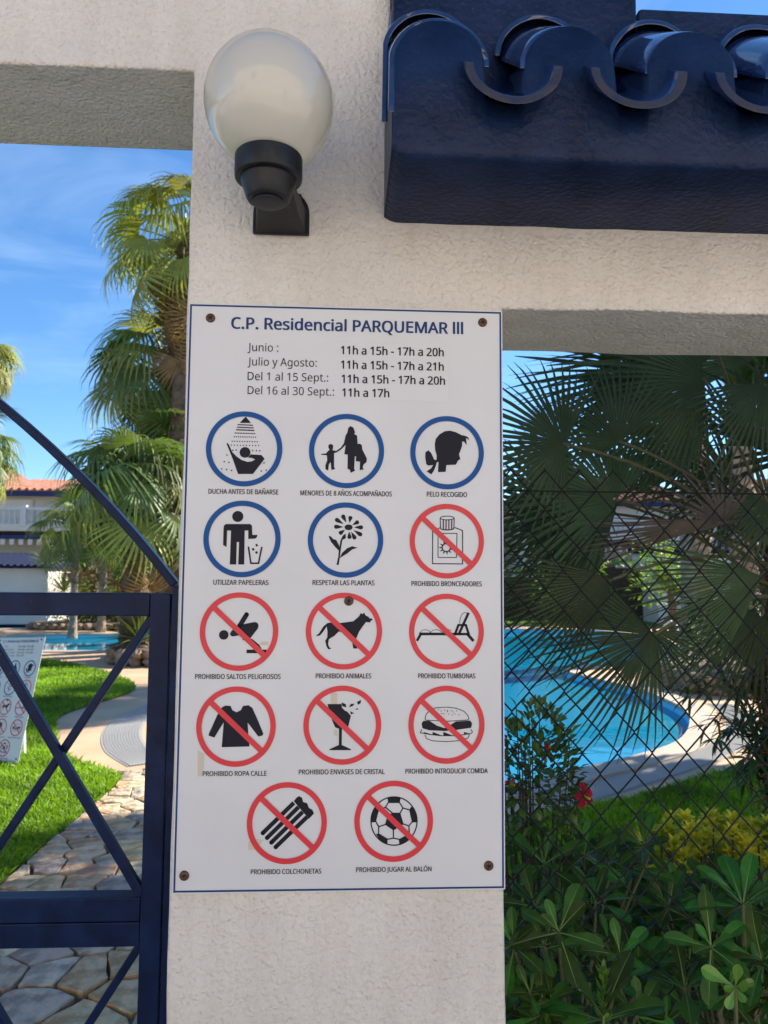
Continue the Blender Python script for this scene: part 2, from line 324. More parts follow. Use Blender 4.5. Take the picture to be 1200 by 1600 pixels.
# drain gratings sunk in the deck round the big pool
def grating(pts, wd, name):
    c = spline(pts, 30, False); bars = MB(); rim = MB(); last = 0
    for i in range(1, len(c)-1):
        t = (Vector(c[i+1])-Vector(c[i-1])).normalized(); nrm = Vector((t.y, -t.x)); p = Vector(c[i])
        for s in [-.46+.92*q/12 for q in range(13)]:
            q = p+nrm*(wd*s); bars.bar((q.x-nrm.x*wd*.024, q.y-nrm.y*wd*.024, .008), (q.x+nrm.x*wd*.024, q.y+nrm.y*wd*.024, .008), .013, .006, (0, 0, 1))
    o = link(name, strip_mesh(c, wd+.04, .004), M_GRATEB); tag(o, kind='structure')
    b = bars.build('grate_bars', M_GRATE, o); b['kind'] = 'stuff'
def strip_mesh(c, wd, z):
    v = []
    for i in range(len(c)):
        t = (Vector(c[min(i+1, len(c)-1)])-Vector(c[max(i-1, 0)])).normalized(); nrm = Vector((t.y, -t.x)); p = Vector(c[i])
        v += [(*(p-nrm*wd/2), z), (*(p+nrm*wd/2), z)]
    return up_faces(me_py('strip', v, [(2*i, 2*i+1, 2*i+3, 2*i+2) for i in range(len(c)-1)]))
grating([(1.5, 4.05), (2.12, 4.5), (2.75, 4.98), (3.35, 5.5), (4.0, 6.2), (4.5, 7.1), (4.75, 8.1)], .30, 'drain_grate')
grating([(-1.6, 5.2), (-1.95, 5.75), (-2.2, 6.5), (-2.28, 7.3), (-2.1, 8.3), (-1.7, 9.1), (-1.2, 9.9)], .34, 'drain_grate')

LAWN_L = spline([(-1.71, .45), (-1.70, 1.6), (-1.73, 2.6), (-1.70, 3.6), (-1.66, 4.4), (-1.78, 4.85), (-2.29, 5.35), (-2.62, 5.95), (-2.85, 6.5), (-3.1, 7.3), (-3.0, 8.1), (-2.82, 8.9), (-2.9, 9.6),
                 (-3.3, 10.4), (-4.1, 11.5), (-5.4, 12.8), (-8, 13.5), (-12, 13.6)], 5, False)+[(-16, 13.6), (-16, .45)]
LAWN_R = spline([(.45, 3.1), (1.0, 3.5), (1.46, 3.8), (1.87, 3.98), (2.3, 4.23), (2.89, 4.66), (3.7, 5.17), (5.2, 5.9), (8, 6.6), (12, 7)], 5, False)+[(12, .45), (.45, .45)]
LAWN_F1 = spline([(-16, 25.6), (-11, 25.7), (-8, 25.2), (-5.5, 22.5), (-3.2, 20.8), (-.5, 21.3), (2.5, 22.2), (6, 22.4), (9.6, 21.5), (12, 18), (14, 12), (20, 10.5)], 5, False)+[(26, 10.5), (26, 26.5), (-26, 26.5), (-26, 25.6)]
def lawn(poly, name, dens, hgt, box):
    o = tag(link(name, up_faces(poly_mesh(name, [poly], .012)), M_GRASSG), kind='structure')
    x0, x1, y0, y1 = box; n = int((x1-x0)*(y1-y0)*dens*1.0)
    X = RNG.uniform(x0, x1, n); Y = RNG.uniform(y0, y1, n)
    c = np.zeros(n, bool); m_ = len(poly)
    for i in range(m_):
        xa, ya = poly[i]; xb, yb = poly[i-1]
        if ya == yb: continue
        c ^= ((ya > Y) != (yb > Y)) & (X < (xb-xa)*(Y-ya)/(yb-ya)+xa)
    d = np.hypot(X, Y+1.43); keep = c & (RNG.random(n) < np.clip((6.0/d)**1.6, .08, 1)); X, Y, d = X[keep], Y[keep], d[keep]; n = len(X)
    a = RNG.uniform(0, 2*pi, n); h = hgt*RNG.uniform(.6, 1.35, n); wd = .004*np.clip(d/4.5, 1, 3.5); ln = RNG.normal(0, .5, (n, 2))*h[:, None]
    V = np.empty((n, 4, 3)); ca, sa = np.cos(a)*wd, np.sin(a)*wd
    V[:, 0] = np.stack([X-ca, Y-sa, np.full(n, .01)], 1); V[:, 1] = np.stack([X+ca, Y+sa, np.full(n, .01)], 1)
    V[:, 2] = np.stack([X+ca*.7+ln[:, 0]*.4, Y+sa*.7+ln[:, 1]*.4, .01+h*.6], 1); V[:, 3] = np.stack([X+ln[:, 0], Y+ln[:, 1], .01+h], 1)
    me = bpy.data.meshes.new('grass'); me.vertices.add(4*n); me.vertices.foreach_set('co', V.ravel()); me.loops.add(6*n); me.polygons.add(2*n)
    idx = (np.arange(n)*4)[:, None]+np.array([0, 1, 2, 0, 2, 3]); me.loops.foreach_set('vertex_index', idx.ravel())
    me.polygons.foreach_set('loop_start', np.arange(2*n)*3); me.polygons.foreach_set('loop_total', np.full(2*n, 3)); me.update(calc_edges=True)
    tag(link('grass', me, M_BLADE), kind='stuff')
lawn(LAWN_L, 'lawn', 5200, .042, (-8, -1.6, 1.2, 13.6))
lawn(LAWN_R, 'lawn', 5200, .042, (.45, 6.5, 2.0, 6.6))
lawn(LAWN_F1, 'lawn', 500, .05, (-16, 14, 20, 26.5))

# crazy paving: every slab a stone
def clip_poly(poly, nx, ny, c):
    out = []
    for i in range(len(poly)):
        a, b = poly[i-1], poly[i]; da = a[0]*nx+a[1]*ny-c; db = b[0]*nx+b[1]*ny-c
        if da <= 0: out.append(a) if False else None
        if (da <= 0) != (db <= 0):
            t = da/(da-db); out.append((a[0]+(b[0]-a[0])*t, a[1]+(b[1]-a[1])*t))
        if db <= 0: out.append(b)
    return out
path_poly = [(-1.78, .3), (-.1, .3), (-.1, 4.4), (-.9, 4.95), (-1.72, 4.9), (-1.66, 4.4)]
path = tag(link('path', up_faces(poly_mesh('path', [[(-1.9, .28), (-.05, .28), (-.05, 4.45), (-.9, 5.0), (-1.8, 4.95)]], .006)), M_MORTAR), kind='structure')
seeds = []; srad = {}
tries = 0
while tries < 4000 and len(seeds) < 260:
    tries += 1; p = (random.uniform(-1.85, 0), random.uniform(.25, 5.05))
    rp = random.choice((.10, .12, .15, .19, .25))
    if all(sqrt((p[0]-q[0])**2+((p[1]-q[1])*1.25)**2) > (rp+srad[q])/2 for q in seeds): seeds.append(p); srad[p] = rp
for s in seeds:
    cell = list(path_poly)
    for q in seeds:
        if q is s: continue
        dx, dy = q[0]-s[0], q[1]-s[1]; d = sqrt(dx*dx+dy*dy)
        if d > 1.0: continue
        nx, ny = dx/d, dy/d; cell = clip_poly(cell, nx, ny, (s[0]+q[0])/2*nx+(s[1]+q[1])/2*ny-random.uniform(.0, .006))
        if len(cell) < 3: break
    if len(cell) < 3: continue
    cx = sum(p[0] for p in cell)/len(cell); cy = sum(p[1] for p in cell)/len(cell)
    rough = []
    for i in range(len(cell)):
        a, b = cell[i], cell[(i+1) % len(cell)]; l = sqrt((b[0]-a[0])**2+(b[1]-a[1])**2); k = max(1, int(l/.045))
        for j in range(k):
            t = j/k; x, y = a[0]+(b[0]-a[0])*t, a[1]+(b[1]-a[1])*t; w_ = noise.noise(Vector((x*11, y*11, cx)))*.05+.012
            if j == 0: x += (cx-x)*.025; y += (cy-y)*.025
            x += (cx-x)*max(0, w_)*2.5; y += (cy-y)*max(0, w_)*2.5; rough.append((x, y))
    n = len(rough); h = random.uniform(.022, .032); tx, ty = random.uniform(-.03, .03), random.uniform(-.03, .03)
    v = [(x-cx, y-cy, h-.004+(x-cx)*tx+(y-cy)*ty) for x, y in rough]+[((x-cx)*.972, (y-cy)*.972, h+(x-cx)*tx+(y-cy)*ty+random.uniform(-.0025, .0025)) for x, y in rough]+[(x-cx, y-cy, 0) for x, y in rough]
    for sc_ in (.72, .42):
        for x, y in rough: v.append(((x-cx)*sc_, (y-cy)*sc_, h+.001+(x-cx)*tx+(y-cy)*ty+.007*noise.noise(Vector((x*sc_*13, y*sc_*13, cx*3)))))
    v.append((0, 0, h+.002))
    f = [(i, (i+1) % n, n+(i+1) % n, n+i) for i in range(n)]+[(n+i, n+(i+1) % n, 3*n+(i+1) % n, 3*n+i) for i in range(n)]+[(3*n+i, 3*n+(i+1) % n, 4*n+(i+1) % n, 4*n+i) for i in range(n)]+[(4*n+i, 4*n+(i+1) % n, 5*n) for i in range(n)]+[(2*n+i, 2*n+(i+1) % n, (i+1) % n, i) for i in range(n)]
    link('stone', me_py('stone', v, f), random.choice([STONES[0], STONES[0], STONES[1], STONES[2], STONES[3]]), path, (cx, cy, .004))

# ================================================================== ENTRANCE WALL
PL, PR, TH = -.3036, .3015, .288
LZ, BZ = 2.576, 2.118
def brk(*a):
    out = []
    for i in range(len(a)-1):
        k = max(1, round((a[i+1]-a[i])/(.05 if -1.3 < a[i] < 1.6 or a[0] > -1 else .4))); out += [a[i]+(a[i+1]-a[i])*j/k for j in range(k)]
    return out+[a[-1]]
XL = -3.82
xs = brk(-7, XL, -1.3, PL, .080, PR, 1.6, 3.2, 7); zs = brk(0, .35, BZ, LZ, 2.66, 3.25)
def solid(x, z):
    if x < .080 and z < 3.25:
        if XL < x < PL: return z > LZ
        return True
    if z > 2.66: return False
    if PR < x < 3.2: return z > BZ or z < .35
    return x >= .080
bm = bmesh.new(); vc = {}
def gv(i, k, y):
    key = (i, k, y)
    if key not in vc:
        x, z = xs[i], zs[k]; v = Vector((x, y, z)); j = noise.noise_vector(Vector((x*7, y*5+3, z*7)))*.0032; vc[key] = bm.verts.new(v+Vector((j.x, j.y*.6, j.z)))
    return vc[key]
S = [[solid((xs[i]+xs[i+1])/2, (zs[k]+zs[k+1])/2) for k in range(len(zs)-1)] for i in range(len(xs)-1)]
sol = lambda i, k: 0 <= i < len(xs)-1 and 0 <= k < len(zs)-1 and S[i][k]
for i in range(len(xs)-1):
    for k in range(len(zs)-1):
        if not S[i][k]: continue
        bm.faces.new((gv(i, k, 0), gv(i+1, k, 0), gv(i+1, k+1, 0), gv(i, k+1, 0)))
        bm.faces.new((gv(i, k, TH), gv(i, k+1, TH), gv(i+1, k+1, TH), gv(i+1, k, TH)))
        for di, dk, a, b in ((-1, 0, (i, k+1), (i, k)), (1, 0, (i+1, k), (i+1, k+1)), (0, -1, (i, k), (i+1, k)), (0, 1, (i+1, k+1), (i, k+1))):
            if not sol(i+di, k+dk): bm.faces.new((gv(*a, 0), gv(*a, TH), gv(*b, TH), gv(*b, 0)))
me = bpy.data.meshes.new('entrance_wall'); bm.to_mesh(me); bm.free()
wall = tag(link('entrance_wall', me, M_PLASTER), 'off-white rough plastered wall with the gate opening and the window opening', 'wall'); add_bevel(wall, .006, 3)
wall.data.polygons.foreach_set('use_smooth', [True]*len(wall.data.polygons))
wall.modifiers.new('weighted', 'WEIGHTED_NORMAL').keep_sharp = True

# ================================================================== RULES SIGN
SX0, SX1, SZ0, SZ1 = -.2985, .3003, 1.0300, 2.1091
SY = -.006
def S2(u, v): p = W(u, v, SY); return (p.x, p.z)
class Flat:
    """printed shapes: 2D (x,z) on the sign, layered towards the viewer"""
    def __init__(s): s.b = MB()
    def poly(s, pts, lay, holes=()):
        loops = [pts]+list(holes); t = tessellate_polygon([[Vector((x, z, 0)) for x, z in lp] for lp in loops]); P_ = [p for lp in loops for p in lp]
        fs = []
        for q in t:
            a, b, c = (P_[i] for i in q); cr_ = (b[0]-a[0])*(c[1]-a[1])-(b[1]-a[1])*(c[0]-a[0]); fs.append(tuple(q) if cr_ > 0 else tuple(reversed(q)))
        s.b.add([(x, -lay*.00035, z) for x, z in P_], fs)
    def stroke(s, pts, wd, lay, cap=False):
        for a, b in zip(pts[:-1], pts[1:]):
            a, b = Vector(a), Vector(b); t = (b-a)
            if t.length < 1e-6: continue
            t.normalize(); n = Vector((-t.y, t.x))*wd/2; e = t*wd*.25
            s.poly([tuple(a-n-e), tuple(b-n+e), tuple(b+n+e), tuple(a+n-e)], lay)
        if cap:
            for p in (pts[0], pts[-1]): s.disc(p, wd/2, lay)
    def disc(s, c, r, lay, n=20, rx=None): s.poly([(c[0]+(rx or r)*cos(2*pi*k/n), c[1]+r*sin(2*pi*k/n)) for k in range(n)], lay)
FONTS = {}
def bundled_font(f):
    if f not in FONTS:
        try: FONTS[f] = bpy.data.fonts.load(bpy.utils.system_resource('DATAFILES', path='fonts')+'/'+f)
        except Exception: FONTS[f] = None
    return FONTS[f]
def glyphs(body, ft):
    cu = bpy.data.curves.new('t', 'FONT'); cu.body = body; cu.resolution_u = 2
    if ft: cu.font = ft
    o = bpy.data.objects.new('t', cu); COL.objects.link(o); bpy.context.view_layer.update()
    me = bpy.data.meshes.new_from_object(o.evaluated_get(bpy.context.evaluated_depsgraph_get())); bpy.data.objects.remove(o)
    co = np.empty(len(me.vertices)*3); me.vertices.foreach_get('co', co); return me, co.reshape(-1, 3)
CAPH = {}
def text_mesh(body, x0, x1, zc, hgt, bold=0., lay=1, font='NotoSansMath-Regular.woff2'):
    ft = bundled_font(font)
    if font not in CAPH: CAPH[font] = glyphs('H', ft)[1][:, 1].max()
    capH = float(CAPH[font]); plain = body.replace('Ñ', 'N').replace('Ó', 'O'); plain = plain.replace('I', 'l') if ft else plain; me, co = glyphs(plain, ft)
    marks = []
    for k, ch in enumerate(body):
        if ch in 'ÑÓ':
            x1_ = glyphs(plain[:k+1], ft)[1][:, 0].max(); w1 = glyphs(plain[k], ft)[1][:, 0]; w1 = w1.max()-w1.min(); marks.append((ch, x1_-w1/2, w1))      # plain bar for capital i, as printed on the board
    lo, hi = co[:, 0].min(), co[:, 0].max()
    if body.isupper(): co[:, 1] = np.minimum(co[:, 1], capH)
    X = x0+(co[:, 0]-lo)*(x1-x0)/(hi-lo); Z = zc+(co[:, 1]-capH/2)*hgt/capH
    nc = np.stack([X, np.full(len(X), -lay*.00035), Z], 1); me.vertices.foreach_set('co', nc.ravel()); me.materials.clear(); me.update()
    if marks:
        bm = bmesh.new(); bm.from_mesh(me)
        for ch, xm, w1 in marks:
            k = hgt/capH; kx = (x1-x0)/(hi-lo); U = lambda a, b: (x0+(xm+a*w1-lo)*kx, -lay*.00035, zc+(capH*(1+b)-capH/2)*k)
            if ch == 'Ñ': quads = [((-.32, .12), (-.12, .17), (-.12, .27), (-.32, .22)), ((-.12, .17), (.12, .11), (.12, .21), (-.12, .27)), ((.12, .11), (.32, .17), (.32, .27), (.12, .21))]
            else: quads = [((-.08, .10), (.04, .10), (.26, .32), (.06, .32))]
            for q in quads: bm.faces.new([bm.verts.new(U(*p)) for p in q])
        bm.to_mesh(me); bm.free()
    if bold:
        bm = bmesh.new(); st_ = bold*hgt
        for k, (dx, dz) in enumerate(((0, 0), (-1, .4), (1, -.4), (-.5, -.5), (.5, .5))):
            me.transform(Matrix.Translation((dx*st_, -k*.00004, dz*st_))); bm.from_mesh(me); me.transform(Matrix.Translation((-dx*st_, k*.00004, -dz*st_)))
        bm.to_mesh(me); bm.free()
    return me
sign = empty('rules_sign', (0, SY, SZ0), 'large white pool rules sign with blue and red pictograms screwed onto the pillar', 'sign')
ORG = Vector((0, SY, SZ0))
def put(name, me, m, parent):
    """part of the sign: vertices given in wall x,z; sign root sits at its base"""
    if parent is sign: me.transform(Matrix.Translation((0, 0, -SZ0)))
    o = link(name, me, m, parent); return o
pb = MB(); pb.box(SX0, SX1, 0, .004, SZ0, SZ1)
put('panel', pb.mesh('panel'), M_PANEL, sign)
fr = Flat(); o_, i_ = .0022, .0056
fr.poly([(SX0+o_, SZ0+o_), (SX1-o_, SZ0+o_), (SX1-o_, SZ1-o_), (SX0+o_, SZ1-o_)], 1, [[(SX0+i_, SZ0+i_), (SX1-i_, SZ0+i_), (SX1-i_, SZ1-i_), (SX0+i_, SZ1-i_)]])
put('printed_border', fr.b.mesh('b'), M_PRNAVY, sign)
def text_px(name, body, u0, u1, vc, hpx, m, bold, v1=None, parent=None, lay=2, font='NotoSansMath-Regular.woff2'):
    a, b = S2(u0, vc), S2(u1, v1 if v1 else vc); hh = S2(u0, vc-hpx/2)[1]-S2(u0, vc+hpx/2)[1]
    return text_mesh(body, a[0], b[0], (a[1]+b[1])/2, hh, bold, lay, font)
put('title_lettering', text_px('t', 'C.P. Residencial PARQUEMAR III', 362, 723, 504, 17.5, None, .042, 514), M_PRNAVY, sign)
hp = Flat(); c_ = [S2(*q) for q in ((372, 533), (700, 541), (700, 627), (372, 619))]; hp.poly(c_[::-1], 1)
put('hours_sticker', hp.b.mesh('h'), M_STICKER, sign)
for body, u0, u1, v, bold in (('Junio :', 387, 435, 543, .0), ('Julio y Agosto:', 387, 495, 566, 0), ('Del 1 al 15 Sept.:', 387, 513, 589, 0), ('Del 16 al 30 Sept.:', 387, 522, 611, 0),
                              ('11h a 15h - 17h a 20h', 533, 693, 549, .03), ('11h a 15h - 17h a 21h', 533, 693, 571.5, .03), ('11h a 15h - 17h a 20h', 534, 695, 593.5, .03), ('11h a 17h', 535, 608, 614, .03)):
    put('hours_lettering', text_px('t', body, u0, u1, v, 12.5, None, bold, lay=3), M_PRBLACK, sign)

# pictograms, traced shape by shape: (origin, ring box, caption, caption box, kind, draw)
def icon(ox, oy, cxy, rad_px, red, cap, cu0, cu1, cv, draw, tapes=()):
    T = lambda x, y: S2(ox+x/7.5, oy+y/7.5)
    c = T(*cxy); l = T(cxy[0]-rad_px, cxy[1]); r = T(cxy[0]+rad_px, cxy[1]); R = (r[0]-l[0])/2; Wd = .0098
    ring = Flat(); n = 72
    ring.poly([(c[0]+R*cos(2*pi*k/n), c[1]+R*sin(2*pi*k/n)) for k in range(n)], 4, [[(c[0]+(R-Wd)*cos(2*pi*k/n), c[1]+(R-Wd)*sin(2*pi*k/n)) for k in range(n)]])
    if red:
        a = radians(137); k_ = R-Wd*.6; ring.stroke([(c[0]+k_*cos(a), c[1]+k_*sin(a)), (c[0]-k_*cos(a), c[1]-k_*sin(a))], Wd*1.02, 5)
    ro = put('pictogram', ring.b.mesh('ring'), M_PRRED if red else M_PRBLUE, sign); ro['label'] = ('red barred circle' if red else 'blue circle')+' above the words '+cap
    s = Flat(); k1 = (T(100, 0)[0]-T(0, 0)[0])/100
    A = type('A', (), {})()
    A.poly = lambda pts, lay=2: s.poly([T(*p) for p in pts], lay)
    A.stroke = lambda pts, wd, lay=2, cap=False: s.stroke([T(*p) for p in pts], wd*k1, lay, cap)
    A.disc = lambda c, r, lay=2, rx=None: s.disc(T(*c), r*k1, lay, rx=rx*k1 if rx else None)
    draw(A)
    for nm, me, m in (('symbol', s.b.mesh('symbol'), M_PRBLACK), ('caption', text_px('t', cap, cu0, cu1, cv, 7.6, None, .026), M_PRBLACK)):
        me.transform(Matrix.Translation((0, 0, -SZ0))); link(nm, me, m, ro)
def d1(A):
    A.poly([(630, 158), (692, 232), (558, 232)])
    for y, a, b, n, q in ((252, 542, 708, 13, 9), (282, 534, 716, 14, 9), (312, 524, 724, 14, 10), (350, 508, 736, 13, 9), (393, 497, 745, 11, 9), (446, 472, 766, 11, 9), (492, 460, 782, 10, 9)):
        for i in range(n): A.disc((a+(b-a)*i/(n-1), y+i*.6), q*.85)
    for p in ((480, 553), (518, 549), (712, 556), (755, 557), (795, 558), (410, 608), (378, 685), (433, 695), (348, 770), (405, 778), (465, 788), (845, 700), (812, 795), (870, 785)): A.disc(p, 9)
    A.disc((622, 577), 64)
    A.poly([(405, 472), (420, 468), (435, 490), (470, 570), (520, 622), (580, 665), (650, 688), (700, 682), (740, 660), (700, 642), (655, 638), (690, 600), (815, 608), (852, 652), (715, 830), (540, 830), (480, 660)])
def d2(A):
    A.poly([(655, 268), (690, 285), (712, 345), (700, 362), (735, 380), (742, 480), (765, 475), (790, 490), (795, 540), (820, 590), (850, 650), (845, 690), (810, 720), (800, 755), (815, 775), (765, 785), (768, 685), (720, 680), (722, 620), (708, 625), (700, 770), (712, 790), (660, 818), (650, 780), (622, 770), (625, 605), (585, 598), (600, 490), (545, 545), (490, 580), (465, 585), (465, 680), (465, 750), (480, 770), (435, 785), (425, 690), (405, 715), (395, 790), (365, 775), (362, 730), (385, 670), (380, 610), (315, 605), (318, 592), (370, 590), (395, 560), (415, 545), (398, 525), (400, 490), (428, 475), (455, 495), (452, 530), (445, 550), (490, 560), (545, 520), (580, 470), (600, 380), (620, 345), (632, 290)])
def d3(A):
    A.poly([(445, 480), (455, 420), (500, 365), (560, 330), (625, 322), (690, 340), (760, 375), (810, 385), (840, 405), (848, 440), (830, 418), (808, 412), (815, 440), (818, 490), (800, 470), (790, 452), (765, 450), (765, 500), (745, 560), (728, 600), (745, 655), (715, 675), (705, 700), (690, 722), (580, 725), (572, 805), (482, 808), (488, 690), (470, 690), (455, 740), (435, 790), (405, 835), (348, 800), (400, 765), (425, 725), (370, 732), (345, 715), (333, 640), (335, 575), (370, 553), (400, 580), (440, 665), (465, 665), (467, 610), (450, 550)])
def d4(A):
    A.disc((537, 240), 66)
    A.poly([(370, 380), (375, 345), (400, 328), (680, 328), (702, 345), (708, 455), (768, 455), (760, 485), (740, 500), (660, 503), (660, 405), (618, 405), (612, 803), (542, 803), (552, 540), (525, 540), (518, 803), (443, 803), (458, 405), (412, 405), (405, 598), (365, 575)])
    A.stroke([(662, 598), (690, 788), (780, 788), (818, 600)], 19)
    for x, y in ((758, 577), (717, 625), (755, 663)): A.poly([(x-16, y-8), (x+6, y-18), (x+18, y+8), (x-6, y+17)])
def d5(A):
    c = Vector((635, 365))
    for tx, ty in ((562, 220), (660, 235), (755, 298), (805, 368), (792, 462), (715, 508), (648, 503), (525, 445), (465, 360), (478, 268)):
        t = Vector((tx, ty)); d = (t-c); L_ = d.length; d.normalize(); n = Vector((-d.y, d.x)); b = c+d*max(50, L_*.36)
        pts = [b]
        for s_, w_ in ((.35, .5), (.65, .95), (.85, 1), (.97, .6)): pts.append(b+(t-b)*s_+n*24*w_)
        pts.append(t)
        for s_, w_ in ((.97, .6), (.85, 1), (.65, .95), (.35, .5)): pts.append(b+(t-b)*s_-n*24*w_)
        A.poly([tuple(p) for p in pts])
    A.disc((635, 367), 34, rx=48)
    A.poly([(600, 440), (603, 495), (563, 515), (548, 600), (535, 700), (520, 808), (493, 806), (513, 720), (520, 640), (540, 520), (566, 465)])
    A.poly([(400, 468), (425, 472), (455, 505), (490, 515), (525, 580), (530, 650), (480, 600), (430, 540)])
    A.poly([(530, 728), (560, 665), (620, 610), (680, 588), (742, 608), (680, 625), (625, 670)])
def d6(A):
    A.stroke([(500, 374), (420, 410), (418, 793), (770, 796), (770, 405), (680, 370)], 11); A.stroke([(483, 480), (483, 720), (700, 720), (705, 438), (500, 438)], 9)
    n = 24; A.stroke([(590+80*cos(2*pi*k/n), 258+22*sin(2*pi*k/n)) for k in range(n+1)], 9); A.stroke([(508, 262), (512, 380)], 11); A.stroke([(672, 262), (668, 380)], 11)
    A.stroke([(590+78*cos(pi*k/12), 378+20*sin(pi*k/12)) for k in range(13)], 12)
    for x in (545, 577, 610, 643): A.stroke([(x, 284), (x, 388)], 13)
    A.stroke([(580+48*cos(2*pi*k/n), 605+46*sin(2*pi*k/n)) for k in range(n+1)], 13)
    for k in range(11): a = 2*pi*k/11+.3; A.poly([(580+56*cos(a-.18), 605+54*sin(a-.18)), (580+56*cos(a+.18), 605+54*sin(a+.18)), (580+92*cos(a), 605+88*sin(a))])
def d7(A):
    A.disc((373, 540), 56); A.stroke([(640, 302), (555, 440)], 56, cap=True)
    A.poly([(445, 525), (462, 495), (540, 420), (600, 415), (735, 388), (768, 398), (782, 430), (770, 468), (690, 572), (640, 600), (600, 590), (560, 545), (475, 558), (450, 545)])
    A.stroke([(600, 590), (700, 600), (775, 660), (800, 700)], 26); A.poly([(640, 712), (640, 755), (875, 755), (875, 712)])
def d8(A):
    A.poly([(915, 365), (897, 375), (885, 395), (840, 390), (800, 440), (760, 500), (725, 580), (720, 640), (738, 700), (690, 700), (682, 650), (665, 560), (600, 520), (520, 500), (470, 550), (405, 590), (395, 650), (410, 685), (435, 698), (400, 710), (378, 680), (360, 610), (385, 570), (388, 500), (378, 440), (340, 500), (300, 548), (248, 555), (290, 520), (340, 440), (385, 402), (450, 390), (540, 400), (690, 380), (755, 325), (778, 283), (800, 297), (817, 278), (835, 312), (868, 328), (880, 345), (912, 350)])
def d9(A):
    A.poly([(262, 512), (262, 545), (850, 545), (850, 516)]); A.stroke([(240, 603), (278, 535)], 30); A.stroke([(825, 528), (893, 605)], 34)
    A.stroke([(680, 535), (722, 425)], 28); A.stroke([(715, 424), (812, 424)], 24); A.stroke([(808, 424), (842, 530)], 28); A.stroke([(725, 535), (838, 287)], 30)
    A.stroke([(270, 515), (300, 485), (340, 477), (375, 490), (393, 512), (420, 487), (460, 477), (500, 485), (530, 510), (560, 485), (600, 477), (640, 487)], 6)
    A.stroke([(735, 405), (745, 340), (765, 295), (795, 278), (832, 286)], 6)
def d10(A):
    A.poly([(405, 292), (430, 280), (490, 285), (512, 335), (560, 358), (610, 335), (635, 285), (700, 276), (745, 308), (800, 430), (874, 608), (865, 632), (815, 643), (690, 480), (698, 620), (712, 760), (386, 768), (410, 475), (300, 655), (232, 632), (240, 600), (330, 400), (375, 315)])
def d11(A):
    A.poly([(425, 262), (590, 262), (595, 305), (630, 340), (655, 350), (700, 400), (670, 520), (640, 548), (595, 556), (592, 742), (700, 790), (700, 803), (448, 803), (450, 790), (558, 742), (560, 553), (515, 535), (482, 460)])
    for q in ([(590, 242), (640, 265), (645, 302), (600, 288)], [(676, 298), (700, 260), (742, 258), (720, 288)], [(770, 240), (818, 212), (815, 250), (785, 273)], [(750, 327), (775, 308), (790, 326)], [(690, 345), (738, 370), (700, 384)], [(560, 262), (592, 262), (592, 300)]): A.poly(q)
def d12(A):
    A.stroke([(338, 450), (330, 430), (345, 380), (390, 335), (460, 305), (590, 298), (700, 312), (790, 350), (835, 400), (845, 435), (825, 450), (590, 464), (338, 450)], 8)
    A.poly([(290, 490), (310, 460), (380, 457), (470, 515), (560, 545), (640, 500), (690, 468), (860, 455), (882, 490), (870, 540), (700, 565), (560, 578), (380, 570), (300, 545)])
    for q in ([(315, 590), (400, 615), (320, 605)], [(418, 588), (520, 628), (420, 622)], [(545, 588), (650, 630), (545, 632)], [(785, 590), (850, 605), (790, 615)]): A.poly(q)
    A.stroke([(292, 560), (275, 600), (310, 605), (400, 622), (520, 634), (660, 634), (800, 620), (870, 608), (886, 590), (868, 560)], 9)
    A.stroke([(330, 625), (350, 668), (420, 693), (580, 703), (740, 690), (835, 658), (850, 620)], 8)
    for p in ((490, 325), (520, 345), (525, 375), (560, 335), (592, 350), (594, 338), (640, 340), (660, 355), (700, 342), (610, 380), (650, 388), (680, 378), (728, 390), (550, 375)): A.disc(p, 6)
def d13(A):
    for a, b in (((306, 648), (660, 303)), ((356, 704), (715, 353)), ((406, 758), (762, 410)), ((456, 812), (815, 468))): A.stroke([a, b], 50, cap=False); A.disc(a, 26)
    A.poly([(668, 275), (700, 235), (730, 215), (765, 235), (778, 285), (825, 298), (845, 355), (885, 375), (905, 420), (845, 482)])
def d14(A):
    n = 48; c = (567, 508); A.stroke([(c[0]+270*cos(2*pi*k/n), c[1]+283*sin(2*pi*k/n)) for k in range(n+1)], 14)
    for q in ([(490, 232), (567, 222), (648, 232), (632, 297), (500, 297)], [(768, 340), (800, 360), (838, 470), (835, 515), (775, 515), (745, 378)], [(350, 330), (395, 360), (355, 520), (300, 525), (300, 450)], [(630, 783), (622, 722), (690, 685), (770, 670), (720, 745)], [(355, 660), (395, 655), (492, 715), (490, 785), (410, 745)], [(545, 410), (640, 410), (680, 545), (560, 618), (460, 550), (490, 450)]): A.poly(q)
    for q in ([(500, 290), (468, 348), (545, 410)], [(632, 292), (672, 355), (640, 412)], [(672, 355), (750, 378)], [(835, 515), (780, 518), (742, 565), (670, 540)], [(742, 565), (748, 680)], [(460, 550), (388, 575), (355, 515)], [(388, 575), (385, 660)], [(560, 615), (560, 708), (490, 722)], [(560, 708), (625, 722)], [(468, 348), (395, 370)]): A.stroke(q, 14)
icon(300, 630, (613, 535), 448, 0, 'DUCHA ANTES DE BAÑARSE', 326, 435, 768.3, d1)
icon(460, 630, (612, 560), 440, 0, 'MENORES DE 8 AÑOS ACOMPAÑADOS', 469.5, 612, 771, d2)
icon(620, 630, (589, 580), 431, 0, 'PELO RECOGIDO', 667, 729.5, 772.5, d3)
icon(300, 775, (588, 502), 453, 0, 'UTILIZAR PAPELERAS', 333.5, 419.5, 910, d4)
icon(460, 775, (600, 515), 442, 0, 'RESPETAR LAS PLANTAS', 488.5, 585, 910.5, d5)
icon(620, 775, (586, 528), 435, 1, 'PROHIBIDO BRONCEADORES', 643, 752.5, 912, d6)
icon(300, 920, (553, 500), 460, 1, 'PROHIBIDO SALTOS PELIGROSOS', 305, 438.5, 1057, d7)
